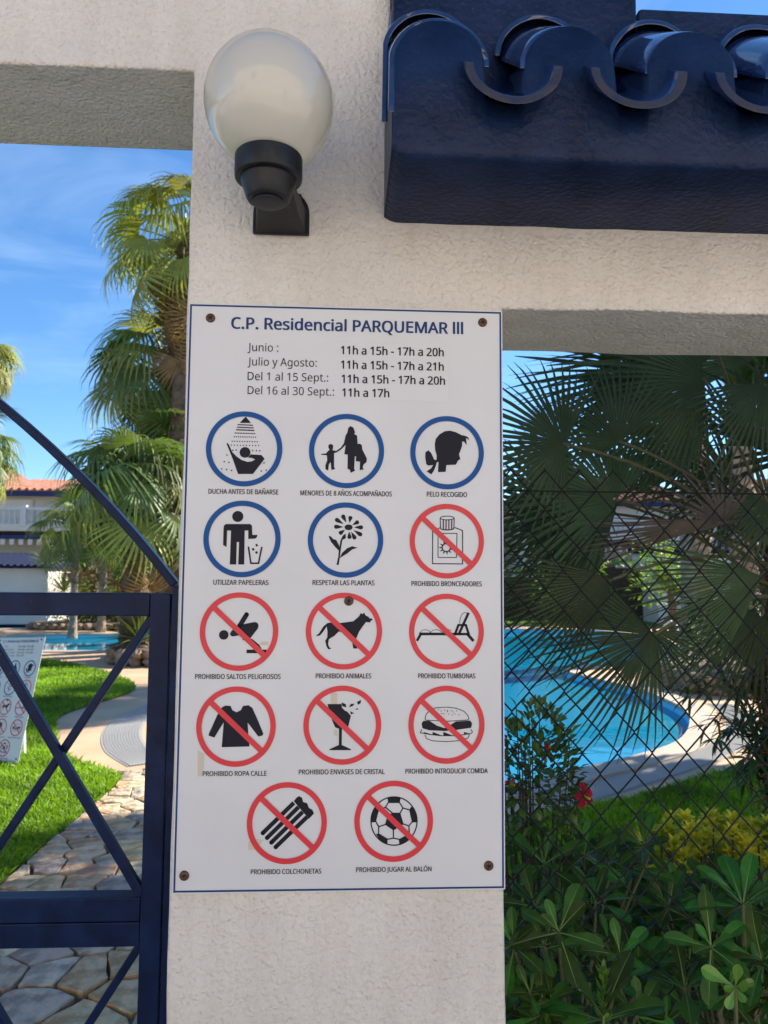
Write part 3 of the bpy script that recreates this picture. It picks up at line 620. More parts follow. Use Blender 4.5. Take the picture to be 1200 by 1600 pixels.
icon(460, 920, (582, 494), 447, 1, 'PROHIBIDO ANIMALES', 493.5, 580, 1056, d8)
icon(620, 920, (582, 500), 438, 1, 'PROHIBIDO TUMBONAS', 653.5, 742.5, 1056, d9)
icon(295, 1065, (555, 525), 466, 1, 'PROHIBIDO ROPA CALLE', 317, 416.5, 1208.5, d10)
icon(455, 1065, (600, 508), 456, 1, 'PROHIBIDO ENVASES DE CRISTAL', 467, 601, 1205.8, d11)
icon(620, 1065, (582, 503), 446, 1, 'PROHIBIDO INTRODUCIR COMIDA', 633.5, 762, 1204.5, d12)
icon(370, 1215, (588, 530), 469, 1, 'PROHIBIDO COLCHONETAS', 392, 502, 1361.5, d13)
icon(540, 1215, (564, 508), 461, 1, 'PROHIBIDO JUGAR AL BALÓN', 556.5, 674, 1358, d14)
for q in ([(309, 1172), (319, 1178), (318, 1212), (309, 1213)], [(517, 1083), (527, 1083), (527, 1102), (517, 1101)], [(521, 1140), (528, 1141), (528, 1150), (522, 1149)], [(388, 1315), (397, 1310), (412, 1312), (400, 1328), (388, 1328)], [(407, 1003), (419, 1002), (419, 1008), (407, 1008)]):
    t_ = Flat(); t_.poly([S2(*p) for p in q][::-1], 1); put('tape_residue', t_.b.mesh('t'), M_TAPE, sign)
nstart_sign = None
for u, v in ((329, 497), (754, 504), (545, 939), (288, 1368), (763.5, 1352.5)):
    c = S2(u, v); s_ = MB(); prof = [(.0088, 0), (.0088, .0012), (.0075, .0028), (.0045, .0034), (.0035, .0028)]
    s_.lathe(prof, n=20); me = s_.mesh('screw'); me.transform(Matrix.Rotation(pi/2, 4, 'X')); me.transform(Matrix.Translation((c[0], -.0003, c[1]-SZ0)))
    so_ = link('screw', me, M_SCREW, sign, smooth=False)
    h_ = MB(); h_.lathe([(.0034, 0), (.0030, .0005)], n=6); m2 = h_.mesh('socket'); m2.transform(Matrix.Rotation(pi/2, 4, 'X')); m2.transform(Matrix.Translation((c[0], -.0033, c[1]-SZ0))); link('screw_socket', m2, M_SCREWHOLE, so_)

# second, identical board leaning on the lawn behind the gate
def copy_tree(o, parent=None, depth=0):
    c = o.copy(); COL.objects.link(c); c.parent = parent
    for ch in list(o.children): copy_tree(ch, c)
    return c
s2 = copy_tree(sign); s2.name = 'rules_sign'
tag(s2, 'sunlit white rules board leaning back on the lawn beyond the blue gate', 'sign')
psi, bet = radians(-28), radians(15)
rv = Vector((cos(psi), sin(psi), 0)); uv = Vector((-sin(psi)*sin(bet), cos(psi)*sin(bet), cos(bet))); nv = rv.cross(uv)   # nv points away from viewer? (x,y,z)->(right, depth, up)
yv = uv.cross(rv); a_ = radians(-3.0); rv, uv = rv*cos(a_)-uv*sin(a_), uv*cos(a_)+rv*sin(a_)
Mx = Matrix((rv, yv, uv)).transposed().to_4x4()
tr = W(71, 995, 5.35); s2.matrix_world = Matrix.Translation(tr-rv*SX1*.97-uv*(SZ1-SZ0)*.97) @ Mx @ Matrix.Diagonal((.97, .97, .97, 1))
for sx in (-.14, .06):
    lb = MB(); lb.bar((sx, .01, .90), (sx, .28, .03), .02, .02, (1, 0, 0)); link('support_leg', lb.mesh('leg'), M_WHITE, s2)

# ================================================================== GLOBE LAMP
lp = empty('globe_lamp', (-.136, 0, 2.27), 'white glass globe wall lamp on a black plastic bracket above the sign', 'lamp')
gc = Vector((-.137, -.172, 2.404)); R0 = .1105
g_ = MB(); n = 40; prof = []
for k in range(n+1):
    a = -pi/2+.52+(pi-.52)*k/n; prof.append((max(.0006, R0*cos(a)), R0*sin(a)))
g_.lathe(prof, n=64); g_.build('globe', M_GLOBE, lp, gc-Vector(lp.location), smooth=True)
base = gc+Vector((0.001, 0, -.118))
def lathe_part(name, prof, par, loc, m=M_BLACKPL, n=48, smooth=True, bev=0):
    b = MB(); b.lathe(prof, n=n); o = b.build(name, m, par, loc)
    me = o.data; me.polygons.foreach_set('use_smooth', [len(p.vertices) == 4 for p in me.polygons]); add_bevel(o, .0012, 2); return o
off = base-Vector(lp.location)
lathe_part('collar', [(.050, -.018), (.0565, -.017), (.0575, -.012), (.0575, .020), (.0555, .022), (.050, .022)], lp, off)
lathe_part('socket_cup', [(.022, -.055), (.034, -.055), (.037, -.051), (.040, -.042), (.047, -.022), (.0475, -.0175)], lp, off)
lathe_part('cup_cap', [(.010, -.060), (.0265, -.060), (.0275, -.0555), (.0275, -.0545)], lp, off)
arm = MB(); pr = []
# arm: a drooping box-like shell running back to the wall plate
secs = [(-.150, .030, 2.268, 2.305), (-.105, .034, 2.262, 2.315), (-.06, .040, 2.256, 2.322), (-.02, .046, 2.252, 2.330), (-.006, .048, 2.250, 2.334)]
v = []; f = []
for y, hw, z0, z1 in secs:
    ring = [(-hw, z0), (hw, z0), (hw, z0+(z1-z0)*.55), (hw*.72, z1-.006), (0, z1), (-hw*.72, z1-.006), (-hw, z0+(z1-z0)*.55)]
    v += [(x-.128-lp.location.x, y, z-lp.location.z) for x, z in ring]
for i in range(len(secs)-1):
    for k in range(7): f.append((i*7+k, i*7+(k+1) % 7, (i+1)*7+(k+1) % 7, (i+1)*7+k))
f += [tuple(range(7)), tuple(reversed(range(28, 35)))]
arm.add(v, f); arm.build('arm', M_BLACKPL, lp, bevel=.003)
pl = MB(); pts = [(-.054, -.022), (.054, -.022), (.054, .02)]+[(.054*cos(t), .02+.054*sin(t)*.9) for t in np.linspace(.15, pi-.15, 14)]+[(-.054, .02)]
n = len(pts); pl.add([(x, -.008, z) for x, z in pts]+[(x, .002, z) for x, z in pts], [tuple(range(n))]+[(i, n+i, n+(i+1) % n, (i+1) % n) for i in range(n)])
pl.build('wall_plate', M_BLACKPL, lp, (.008, 0, .002), bevel=.002)

# ================================================================== BLUE TILED CANOPY
cn = empty('tiled_canopy', (.45, 0, 2.28), 'dark blue little canopy of glazed curved roof tiles above the window opening', 'canopy')
FY, FZ0 = -.243, 2.292; SL = radians(38)
PANX = [.262+.2085*i for i in range(7)]; COVX = [PANX[0]-.114]+[p+.104 for p in PANX]
RC = .080; BASEZ = 2.441; XEND = COVX[-1]+.06
def fz(x):     # top outline of the mortar front
    z = BASEZ-.012
    for c in PANX:
        d = abs(x-c)
        if d < .078: z = min(z, 2.447-sqrt(max(0, .0785**2-d*d))*.93)
    for c in COVX:
        d = abs(x-c)
        if d < RC-.004: z = max(z, BASEZ+sqrt((RC-.004)**2-d*d)*.985)
    return z
bl = MB(); N_ = 260; xs_ = [.070+(XEND-.070)*i/N_ for i in range(N_+1)]
v = []; f = []
for x in xs_:
    e = .5*max(0, .103-x)/.033; e = e*e*.02
    zt = fz(x); fy = FY+e; j = noise.noise(Vector((x*12, 0, 5)))*.0018
    zb_ = .016*max(0, (.100-x)/.03)**2; rows = [(0.02, 2.2825+j+zb_*.6), (fy+.012, FZ0-.0125+j+zb_), (fy+.003, FZ0-.006+j+zb_), (fy+j, FZ0+.006+zb_), (fy+j*2, (FZ0+zt)/2), (fy, zt), (fy+.03, zt+.0)]
    rows.append((0.02, max(zt, 2.46)+.1)); v += [(x-cn.location.x, a-cn.location.y, b-cn.location.z) for a, b in rows]
m_ = 8
for i in range(N_):
    for k in range(m_-1): f.append((i*m_+k, i*m_+k+1, (i+1)*m_+k+1, (i+1)*m_+k))
f += [tuple(range(m_)), tuple(reversed(range(N_*m_, N_*m_+m_)))]
bl.add([(a, b, c) for a, b, c in v], f); bmo = bl.build('mortar_block', M_NAVYC, cn, smooth=False)
bmo.data.polygons.foreach_set('use_smooth', [len(p.vertices) == 4 for p in bmo.data.polygons])
def tile(name, x, y0, z0, length, r0, r1, up=True, thick=.010, left=0, par=cn, lip=True):
    """curved clay tile climbing from (y0,z0) up the roof slope; open half pipe with real thickness"""
    b = MB(); n = 18; ds = Vector((0, cos(SL), sin(SL))); nn = Vector((0, 0, 1)) if up else Vector((0, .14, .95)); v = []; segs = 5
    for s in range(segs+1):
        t = s/segs; c = Vector((x, y0, z0))+ds*(length*t); r = r0+(r1-r0)*t
        for rr in (r, r-thick):
            for k in range(n+1):
                a = pi*k/n; sg = 1 if up else -1; wob = noise.noise(Vector((x*40, a*2.2+(7 if rr == r else 0), s*1.3)))*.0022; p = c+Vector((0, wob if s == 0 else 0, wob))+Vector((1, 0, 0))*(cos(a)*rr)+nn*(sin(a)*rr*sg*.98); v.append(p)
            if left:
                p = v.pop(); q = v[-1]; v.append(Vector((x-rr, p.y, p.z-left*(1-.2*t))))
    m = 2*(n+1); f = []; fe = []
    for s in range(segs):
        for k in range(n):
            a = s*m+k; f.append((a, a+1, a+m+1, a+m)); a += n+1; f.append((a+1, a, a+m, a+m+1))
        for k in (0, n): a = s*m+k; f.append((a, a+m, a+m+n+1, a+n+1))
    for s in (0, segs):
        for k in range(n): a = s*m+k; fe.append((a, a+1, a+n+2, a+n+1))
    off_ = Vector(par.location); b.add([p-off_ for p in v], f, 0); b.add([p-off_ for p in v], fe, 1)
    o = b.build(name, [M_TILEBLUE, M_TILEBLUE if up else M_TILEEDGE], par)
    bm = bmesh.new(); bm.from_mesh(o.data); bmesh.ops.remove_doubles(bm, verts=bm.verts, dist=1e-6); bmesh.ops.recalc_face_normals(bm, faces=bm.faces)
    for q in bm.faces: q.smooth = q.material_index == 0
    bm.to_mesh(o.data); bm.free(); add_bevel(o, .0018, 2); return o
M_TILEEDGE = mat('scuffed_navy_tile_edge', (.012, .018, .045), .5, .0, 45, .5, 60, col2=(.036, .028, .030), bdist=.003)
for i, x in enumerate(PANX):
    jx = random.uniform(-.004, .004)
    tile('pan_tile', x+jx, FY-.040, 2.417, .30, .080, .074, up=False, thick=.015)
    tile('pan_tile', x+jx, FY+.15, 2.417+.148, .10, .079, .074, up=False)
for i, x in enumerate(COVX):
    jx = random.uniform(-.004, .004) if i else 0
    tile('cover_tile', x+jx, FY+.004, BASEZ, .24, RC-(-.004 if i == 0 else 0), RC-.003, left=.0 if i else .085)
    tile('cover_tile', x+jx*2, FY+.155, BASEZ+.130, .09, RC+.008, RC, left=.0 if i else .14)
BX = W(992, 5, -.03).x; ZT1 = W(992, 11, -.045).z
for xa, xb, zt_ in ((.0815, BX-.001, ZT1+.06), (BX+.001, XEND, ZT1)):
    rb = MB(); rb.box(xa-.45, xb-.45, -.045, .02, .25, zt_-2.28); rb.build('ridge_board', M_NAVYC, cn, bevel=.008)
# ================================================================== GATE
GY = .1
gate = empty('metal_gate', (-2.06, GY, 0), 'dark blue painted double steel gate with crossed bars and an arched top', 'gate')
GO = Vector(gate.location)
def gbar(name, a, b, wx, wy, dy=0, bev=.002):
    m = MB(); m.bar(Vector((a[0], dy, a[1]))-Vector((GO.x, 0, 0)), Vector((b[0], dy, b[1]))-Vector((GO.x, 0, 0)), wx, wy); return m.build(name, M_NAVY, gate, bevel=bev)
CX = -2.06; X1 = -.3355
for sgn in (1, -1):
    X = lambda x: x if sgn > 0 else 2*CX-x
    cells = 5; xr = X1-.0195; xl = CX+.025; cw = (xr-.02-xl-.02)/cells
    gbar('stile', (X(xr), .04), (X(xr), 1.5595), .039, .04); gbar('stile', (X(xl), .04), (X(xl), 1.5595), .039, .04)
    a, b = sorted((X(xl+.0205), X(xr-.0205)))
    gbar('top_rail', (a, 1.5375), (b, 1.5375), .044, .04); gbar('middle_rail', (a, .968), (b, .968), .043, .04); gbar('middle_rail', (a, .9225), (b, .9225), .044, .038)
    gbar('bottom_rail', (a, .36), (b, .36), .04, .038); gbar('bottom_rail', (a, .06), (b, .06), .04, .038)
    for c in range(cells):
        x1 = X1-.039-c*.331; x0 = x1-.331
        if c == cells-1: x0 = xl+.02
        for z0, z1 in ((.99, 1.515), (.38, .90)):
            gbar('cross_bar', (X(x0), z0), (X(x1), z1), .0155, .016, .009); gbar('cross_bar', (X(x0), z1), (X(x1), z0), .0175, .016, -.009)
        if c < cells-1: gbar('upright', (X(x0), .991), (X(x0), 1.514), .018, .02); gbar('upright', (X(x0), .381), (X(x0), .899), .018, .02); gbar('upright', (X(x0), .081), (X(x0), .339), .018, .02)
# arched top rail: traced arc through the sight points, mirrored about the middle
Rr = 2.2; tz = 1.572; th0 = radians(51)
cxA = CX; sinE = (X1-CX)/Rr; e0 = math.asin(sinE); zc = tz-Rr*cos(e0)
am = MB(); n = 64; v = []
for k in range(n+1):
    t = -e0+2*e0*k/n
    for rr, yy in ((Rr-.002, -.014), (Rr+.014, -.014), (Rr+.014, .014), (Rr-.002, .014)): v.append((rr*sin(t), yy, zc+rr*cos(t)))
f = [(4*i+k, 4*i+(k+1) % 4, 4*i+4+(k+1) % 4, 4*i+4+k) for i in range(n) for k in range(4)]+[(3, 2, 1, 0), (4*n, 4*n+1, 4*n+2, 4*n+3)]
am.add(v, f); am.build('arch_rail', M_NAVY, gate, bevel=.002)
for sgn in (1, -1):
    for t in (.70, .35):
        tt = t*e0*sgn; a = (CX+Rr*.995*sin(tt), zc+Rr*.995*cos(tt)); b = (CX+sgn*(abs(a[0]-CX)-.42), a[1]-.27)
        gbar('arch_strut', a, (b[0], max(1.56, b[1])), .02, .024)
pm = MB(); pm.box(PL-.0285, PL-.0015, GY-.024, GY+.024, 0, 1.5745); tag(pm.build('gate_post', M_NAVY, bevel=.002), 'narrow dark blue gate post fixed against the sign pillar', 'gate post')
pm = MB(); pm.box(XL+.0015, XL+.0285, GY-.024, GY+.024, 0, 1.5745); tag(pm.build('gate_post', M_NAVY, bevel=.002), 'dark blue gate post at the far left end of the gate opening', 'gate post')

# ================================================================== CHAIN-LINK FENCE
fen = empty('chain_link_fence', (PR, .262, 0), 'dark chain-link fence filling the window opening right of the sign', 'fence')
node = W(990, 1080, .262); dw, dh = .0784, .0898; zt, zb = 1.80, .37
k0 = int(math.floor((PR-node.x)/(dw/2))); nw = 0
npt = int((zt-zb)/(dh/2)); zoff = node.z-math.floor((node.z-zb)/dh)*dh
def zig(flip):
    b = MB(); pts = []
    for i in range(npt+1):
        x = (0 if (i+flip) % 2 == 0 else dw/2); z = zoff+i*dh/2; s = -.0022 if (i+flip) % 2 == 0 else .0022
        for dz in (-.006, .006): pts.append((x+(.003 if (x == 0) else -.003)*0, s+(.0016 if dz > 0 else -.0016), z+dz*.35 if 0 < i < npt else z+abs(dz)*(1 if i == 0 else -1)*.0+dz*.3))
    b.tube(pts, .0020, 5); return b.mesh('wire', M_WIRE)
zw = [zig(0), zig(1)]
for k in range(k0+1, k0+82):
    o = link('wire', zw[k % 2], None, fen, (node.x+k*dw/2-PR, 0, 0)); 
for z in (zt-.01, zb+.05):
    b = MB(); b.tube([(0, 0.003, z), (2.9, .003, z)], .002, 6); b.build('line_wire', M_WIRE, fen)
pst = MB(); pst.tube([(2.86, .03, 0), (2.86, .03, 1.9)], .02, 12); pst.build('post', M_WIRE, fen)

# ================================================================== PALMS
def fan(name, Lb, n, span, fuse, droop, seed, pet=.9, pr=.012, wf=1.0, fold=.22, segs=4, tipd=0., bend=0.):
    r = random.Random(seed); b = MB()
    if pet > 0: b.tube([(0, pet*t, .10*pet*sin(t*pi)*.6) for t in (0, .33, .66, 1)], [pr*1.5, pr*1.1, pr, pr*.9], 5)
    da = span/n
    for i in range(n):
        a = -span/2+da*(i+.5)+r.uniform(-.12, .12)*da; edge = abs(a)/(span/2); Ln = Lb*(1-.22*edge**2)*r.uniform(.9, 1.04); dr = droop*r.uniform(.75, 1.3)
        d = Vector((sin(a), cos(a), 0)); sd_ = Vector((cos(a), -sin(a), 0)); tw = r.uniform(-.25, .25); v = []; hw0 = Lb*fuse*math.tan(da/2)*1.02*wf
        prof = [(0.02, .06), (fuse*.5, .5), (fuse, 1.0), (fuse+(1-fuse)*.4, .78), (fuse+(1-fuse)*.75, .42), (1, .03)] if segs > 3 else [(0.02, .08), (fuse, 1.), (fuse+(1-fuse)*.55, .62), (1, .04)]
        side = r.uniform(-.05, .05)
        for t, wv in prof:
            q = max(0, t-fuse*.6); c = Vector((0, pet, 0))+d*(Ln*t*(1-.25*dr*q*q))+sd_*(side*Ln*q*q)+Vector((0, 0, -dr*Ln*q*q-tipd*Ln*max(0, t-.7)**2*6)); hw = max(hw0*wv, .0008)
            up_ = Vector((0, 0, hw*fold*2*(1 if t <= fuse else .8))); s2_ = sd_*hw*cos(tw*q)+Vector((0, 0, hw*sin(tw*q)))
            tri = [c-s2_, c+up_*-1, c+s2_]
            if bend:
                tri = [Vector((p.x, pet+(p.y-pet)*cos(bend)+p.z*sin(bend), p.z*cos(bend)-(p.y-pet)*sin(bend))) for p in tri]
            v += tri
        b.add(v, [x for k in range(len(prof)-1) for x in ((3*k, 3*k+1, 3*k+4, 3*k+3), (3*k+1, 3*k+2, 3*k+5, 3*k+4))])
    return b.mesh(name)
FV = {m_.name: [fan('frond', 1.0, 26, radians(s), .42, d, i+3, segs=4, pet=p_, pr=.018, bend=radians(bn), tipd=.10, wf=.9) for i, (s, d, bn, p_) in enumerate(((215, .7, 25, 1.0), (190, 1.0, 45, .8), (235, .8, 60, 1.0), (200, 1.3, 35, .9)))] for m_ in (M_FROND, M_FRONDL, M_DEAD)}
for k, ms_ in FV.items():
    for me in ms_: me.materials.append(MATS[k])
def palm(name, base, h, r0, r1, Lf, nf, label, group=None, mt=M_FROND, dead=8, seed=0, emin=-50, emax=75, trunk=M_TRUNK, az=None, cat='palm tree', lean=(0, 0)):
    r = random.Random(seed); o = empty(name, base, label, cat, group); b = MB(); n = 9
    pts = [(lean[0]*(k/n)**2, lean[1]*(k/n)**2, h*k/n) for k in range(n+1)]
    # ringed, slightly ragged trunk
    prof = []; K = max(10, int(h/.16)); v = []; f = []; ns = 14
    for k in range(K*2+1):
        t = k/(K*2); rr = (r0*(1-t)+r1*t)*(1+.10*(k % 2))*(1.35-.35*min(1, t*8)); cx_, cy_ = lean[0]*t*t, lean[1]*t*t
        for j in range(ns): q = rr*(1+r.uniform(-.09, .09)); v.append((cx_+q*cos(2*pi*j/ns), cy_+q*sin(2*pi*j/ns), h*t+r.uniform(-.02, .02)))
    for k in range(K*2):
        for j in range(ns): f.append((k*ns+j, k*ns+(j+1) % ns, (k+1)*ns+(j+1) % ns, (k+1)*ns+j))
    b.add(v, f); b.build('trunk', trunk, o)
    for i in range(nf+dead):
        isd = i >= nf; me = r.choice(FV[M_DEAD.name if isd else (mt if r.random() < .75 else M_FRONDL).name]); c = link('frond', me, None, o)
        ga = i*2.399+r.uniform(-.3, .3); el = radians(r.uniform(-88, -62)) if isd else radians(emin+(emax-emin)*((i+.5)/nf)+r.uniform(-8, 8))
        s = Lf*(r.uniform(.6, .8) if isd else r.uniform(.85, 1.12)); roll = r.uniform(-.5, .5)
        c.matrix_local = Matrix.Translation((lean[0], lean[1], h-(r.uniform(.1, 1.5)*Lf if isd else 0))) @ Matrix.Rotation(ga, 4, 'Z') @ Matrix.Rotation(el, 4, 'X') @ Matrix.Rotation(roll, 4, 'Y') @ Matrix.Scale(s, 4)
    return o
def at(u, v, Y): return W(u, v, Y)
def palm_at(u, vcrown, Y, **k):
    c = W(u, vcrown, Y); return palm('palm_tree', (c.x, Y, 0), c.z, **k)
palm_at(290, 385, 13.5, r0=.22, r1=.15, Lf=1.12, nf=30, label='tall palm with yellowish hanging fans rising highest beside the pillar', mt=M_FRONDL, dead=22, seed=11, emin=-48, emax=78)
palm_at(262, 585, 14.8, r0=.2, r1=.17, Lf=1.2, nf=30, label='middle-height palm with drooping fans just under the tallest palm crown', mt=M_FROND, dead=14, seed=5, emin=-55, emax=72)
palm_at(216, 775, 12.6, r0=.24, r1=.20, Lf=1.0, nf=34, label='short thick-trunked fan palm growing in the rock planter left of the pillar', mt=M_FROND, dead=3, seed=8, emin=-45, emax=80)
palm_at(275, 735, 14.2, r0=.26, r1=.2, Lf=1.1, nf=36, label='bushy fan palm with a dark trunk half hidden behind the pillar edge', mt=M_FROND, dead=4, seed=21, emin=-50, emax=75)
palm_at(-38, 575, 20, r0=.2, r1=.15, Lf=.85, nf=40, label='tall palm cut by the left picture edge with brown hanging fans', mt=M_FRONDL, dead=10, seed=31)
palm_at(-52, 705, 17, r0=.2, r1=.17, Lf=.85, nf=34, label='lower palm at the left picture edge in front of the house roof', mt=M_FROND, dead=3, seed=33)
palm_at(120, 825, 17.5, r0=.09, r1=.07, Lf=.75, nf=20, label='small fan palm with a thin pale trunk in front of the garden wall', mt=M_FROND, dead=2, seed=41, trunk=M_TRUNKP)
palm_at(165, 800, 19.5, r0=.10, r1=.08, Lf=.8, nf=24, label='slim pale-trunked palm between the white shed and the thick palm trunk', mt=M_FROND, dead=4, seed=43, trunk=M_TRUNKP)
palm_at(1076, 430, 13.5, r0=.30, r1=.22, Lf=.95, nf=26, label='tall palm with a fat pale trunk behind the near fan palm', mt=M_FRONDL, dead=14, seed=51, trunk=M_TRUNKP)
palm_at(1150, 470, 15.5, r0=.30, r1=.22, Lf=.95, nf=26, label='second tall pale-trunked palm standing nearer the right picture edge', mt=M_FRONDL, dead=16, seed=53, trunk=M_TRUNKP)
palm_at(700, 560, 22, r0=.22, r1=.16, Lf=.9, nf=26, label='tall palm at the back of the garden hidden behind the pillar', mt=M_FROND, dead=8, seed=55)

# near fan palm, every frond placed by hand
npalm = empty('fan_palm', (W(1232, 1000, 1.55).x, 1.55, 0), 'dark green shaded fan palm with wide stiff fans just behind the fence', 'palm tree')
NO = Vector(npalm.location); crown = W(1222, 905, 1.55)
tb = MB(); K = 40; v = []; f = []
for k in range(K+1):
    t = k/K; rr = (.085 if k % 2 else .072)
    for j in range(14): q = rr*(1+random.uniform(-.18, .18)); v.append((q*cos(2*pi*j/14), q*sin(2*pi*j/14), t*(crown.z+.25)))
for k in range(K):
    for j in range(14): f.append((k*14+j, k*14+(j+1) % 14, (k+1)*14+(j+1) % 14, (k+1)*14+j))
tb.add(v, f)
for i in range(420):
    a = random.uniform(0, 2*pi); z = random.uniform(.5, crown.z+.25); p = Vector((.075*cos(a), .075*sin(a), z)); q = p+Vector((cos(a), sin(a), random.uniform(-.9, .9)))*random.uniform(.03, .09); tb.tube([p, (p+q)/2+Vector((0, 0, .015)), q], .0018, 3, False)
tb.build('trunk', M_FIBRE, npalm)
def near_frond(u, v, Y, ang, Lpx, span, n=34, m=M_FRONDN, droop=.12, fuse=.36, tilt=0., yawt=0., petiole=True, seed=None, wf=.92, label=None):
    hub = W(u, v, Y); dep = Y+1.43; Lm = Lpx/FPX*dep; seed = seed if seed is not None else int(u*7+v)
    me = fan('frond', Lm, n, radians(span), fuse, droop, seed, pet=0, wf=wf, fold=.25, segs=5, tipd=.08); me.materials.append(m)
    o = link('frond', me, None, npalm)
    a = radians(ang); fwd = (RT*cos(a)+UP*sin(a)); nrm = (-_fw*1.0+UP*tilt+RT*yawt); nrm = (nrm-fwd*nrm.dot(fwd)*.75).normalized(); fwd = (fwd-nrm*fwd.dot(nrm)).normalized(); sx = fwd.cross(nrm)
    o.matrix_world = Matrix.Translation(hub) @ Matrix((sx, fwd, nrm)).transposed().to_4x4(); mw = o.matrix_world.copy()
    o.matrix_parent_inverse = Matrix.Identity(4); o.matrix_local = Matrix.Translation(-NO) @ mw
    gdir = mw.to_3x3().inverted() @ Vector((0, 0, -1)); rs = random.Random(seed)
    for vv in me.vertices:                                  # the outer halves of the blades hang under their own weight
        t = min(1.1, vv.co.length/Lm); av = atan2(vv.co.x, vv.co.y); k_ = .26*(.55+.9*abs(noise.noise(Vector((av*6, seed, 0)))))
        vv.co += gdir*(Lm*k_*max(0, t-.25)**1.8)
    if label: o['label'] = label
    if petiole:
        c0 = crown+Vector((random.uniform(-.05, .05), random.uniform(-.05, .05), random.uniform(-.1, .15))); mid = (c0+hub)/2+Vector((0, 0, .12*(hub-c0).length)); pts = []
        for k in range(9): t = k/8; pts.append(c0*(1-t)**2+mid*2*t*(1-t)+hub*t*t - NO)
        pb_ = MB(); pb_.tube(pts, [.009-.004*k/8 for k in range(9)], 6); pe = pb_.build('petiole', M_STEM if m is not M_DEADN else M_DEADN, npalm)
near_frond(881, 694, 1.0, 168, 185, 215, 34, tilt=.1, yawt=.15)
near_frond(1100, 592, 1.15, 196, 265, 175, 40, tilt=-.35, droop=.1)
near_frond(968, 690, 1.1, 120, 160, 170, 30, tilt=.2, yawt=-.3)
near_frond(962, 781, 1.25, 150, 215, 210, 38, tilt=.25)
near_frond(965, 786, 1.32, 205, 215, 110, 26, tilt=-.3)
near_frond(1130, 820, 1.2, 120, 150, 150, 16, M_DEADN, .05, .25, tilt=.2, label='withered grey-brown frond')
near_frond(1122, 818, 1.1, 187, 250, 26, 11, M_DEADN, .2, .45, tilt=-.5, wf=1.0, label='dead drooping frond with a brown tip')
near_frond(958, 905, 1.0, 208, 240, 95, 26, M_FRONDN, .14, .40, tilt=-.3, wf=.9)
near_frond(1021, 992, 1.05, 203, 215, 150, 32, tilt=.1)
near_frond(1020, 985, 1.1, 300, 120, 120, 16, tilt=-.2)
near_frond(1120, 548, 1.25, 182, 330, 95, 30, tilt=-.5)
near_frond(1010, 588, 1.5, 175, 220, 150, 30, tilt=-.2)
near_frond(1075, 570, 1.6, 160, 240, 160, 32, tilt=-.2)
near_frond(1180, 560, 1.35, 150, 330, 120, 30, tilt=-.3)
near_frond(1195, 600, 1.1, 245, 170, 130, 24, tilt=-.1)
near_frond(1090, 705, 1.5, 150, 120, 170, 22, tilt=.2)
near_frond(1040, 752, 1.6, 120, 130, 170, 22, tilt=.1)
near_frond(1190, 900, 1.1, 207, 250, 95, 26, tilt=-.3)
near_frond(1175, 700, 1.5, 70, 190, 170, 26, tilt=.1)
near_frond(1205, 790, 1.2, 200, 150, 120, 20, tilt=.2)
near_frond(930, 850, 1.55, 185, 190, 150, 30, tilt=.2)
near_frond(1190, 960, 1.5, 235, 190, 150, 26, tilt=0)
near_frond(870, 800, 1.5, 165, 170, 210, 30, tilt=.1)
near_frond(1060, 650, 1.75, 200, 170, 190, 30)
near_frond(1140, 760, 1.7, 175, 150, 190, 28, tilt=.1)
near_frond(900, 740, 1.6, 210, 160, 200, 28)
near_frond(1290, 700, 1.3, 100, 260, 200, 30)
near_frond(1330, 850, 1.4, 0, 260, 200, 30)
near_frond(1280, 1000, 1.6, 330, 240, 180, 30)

# ================================================================== LEAFY PLANTS
def leaf_shape(b, base, d, nrm, Ln, wd, prof, mi=0, fold=.15, curl=.15, rib=None):
    d = d.normalized(); nrm = (nrm-d*nrm.dot(d)).normalized(); s = d.cross(nrm); v = []
    for t, wv in prof:
        c = base+d*(Ln*t)-nrm*(curl*Ln*t*t); hw = wd*wv/2; v += [c-s*hw+nrm*hw*fold*2, c, c+s*hw+nrm*hw*fold*2]
    b.add(v, [x for k in range(len(prof)-1) for x in ((3*k, 3*k+1, 3*k+4, 3*k+3), (3*k+1, 3*k+2, 3*k+5, 3*k+4))], mi)
    if rib is not None:
        v = []; 
        for t, wv in prof: c = base+d*(Ln*t)-nrm*(curl*Ln*t*t)+nrm*.006; v += [c-s*.013*(1.15-t), c+s*.013*(1.15-t)]
        b.add(v, [(2*k, 2*k+1, 2*k+3, 2*k+2) for k in range(len(prof)-1)], rib)
SPAT = [(0, .06), (.2, .16), (.45, .55), (.65, .92), (.8, 1), (.92, .78), (.985, .35), (1, .05)]
LANC = [(0, .1), (.25, .8), (.55, 1), (.8, .6), (1, .03)]
OVAT = [(0, .1), (.2, .85), (.45, 1), (.75, .6), (1, .03)]
lb_ = MB(); leaf_shape(lb_, Vector((0, 0, 0)), Vector((0, 1, 0)), Vector((0, 0, 1)), 1., .33, SPAT, 0, .16, .22, 1); LEAF = lb_.mesh('leaf', M_PITT, M_RIB)
lb_ = MB(); leaf_shape(lb_, Vector((0, 0, 0)), Vector((0, 1, 0)), Vector((0, 0, 1)), 1., .42, SPAT, 0, .12, .12, 1); LEAFB = lb_.mesh('leaf', M_PITTB, M_RIB)
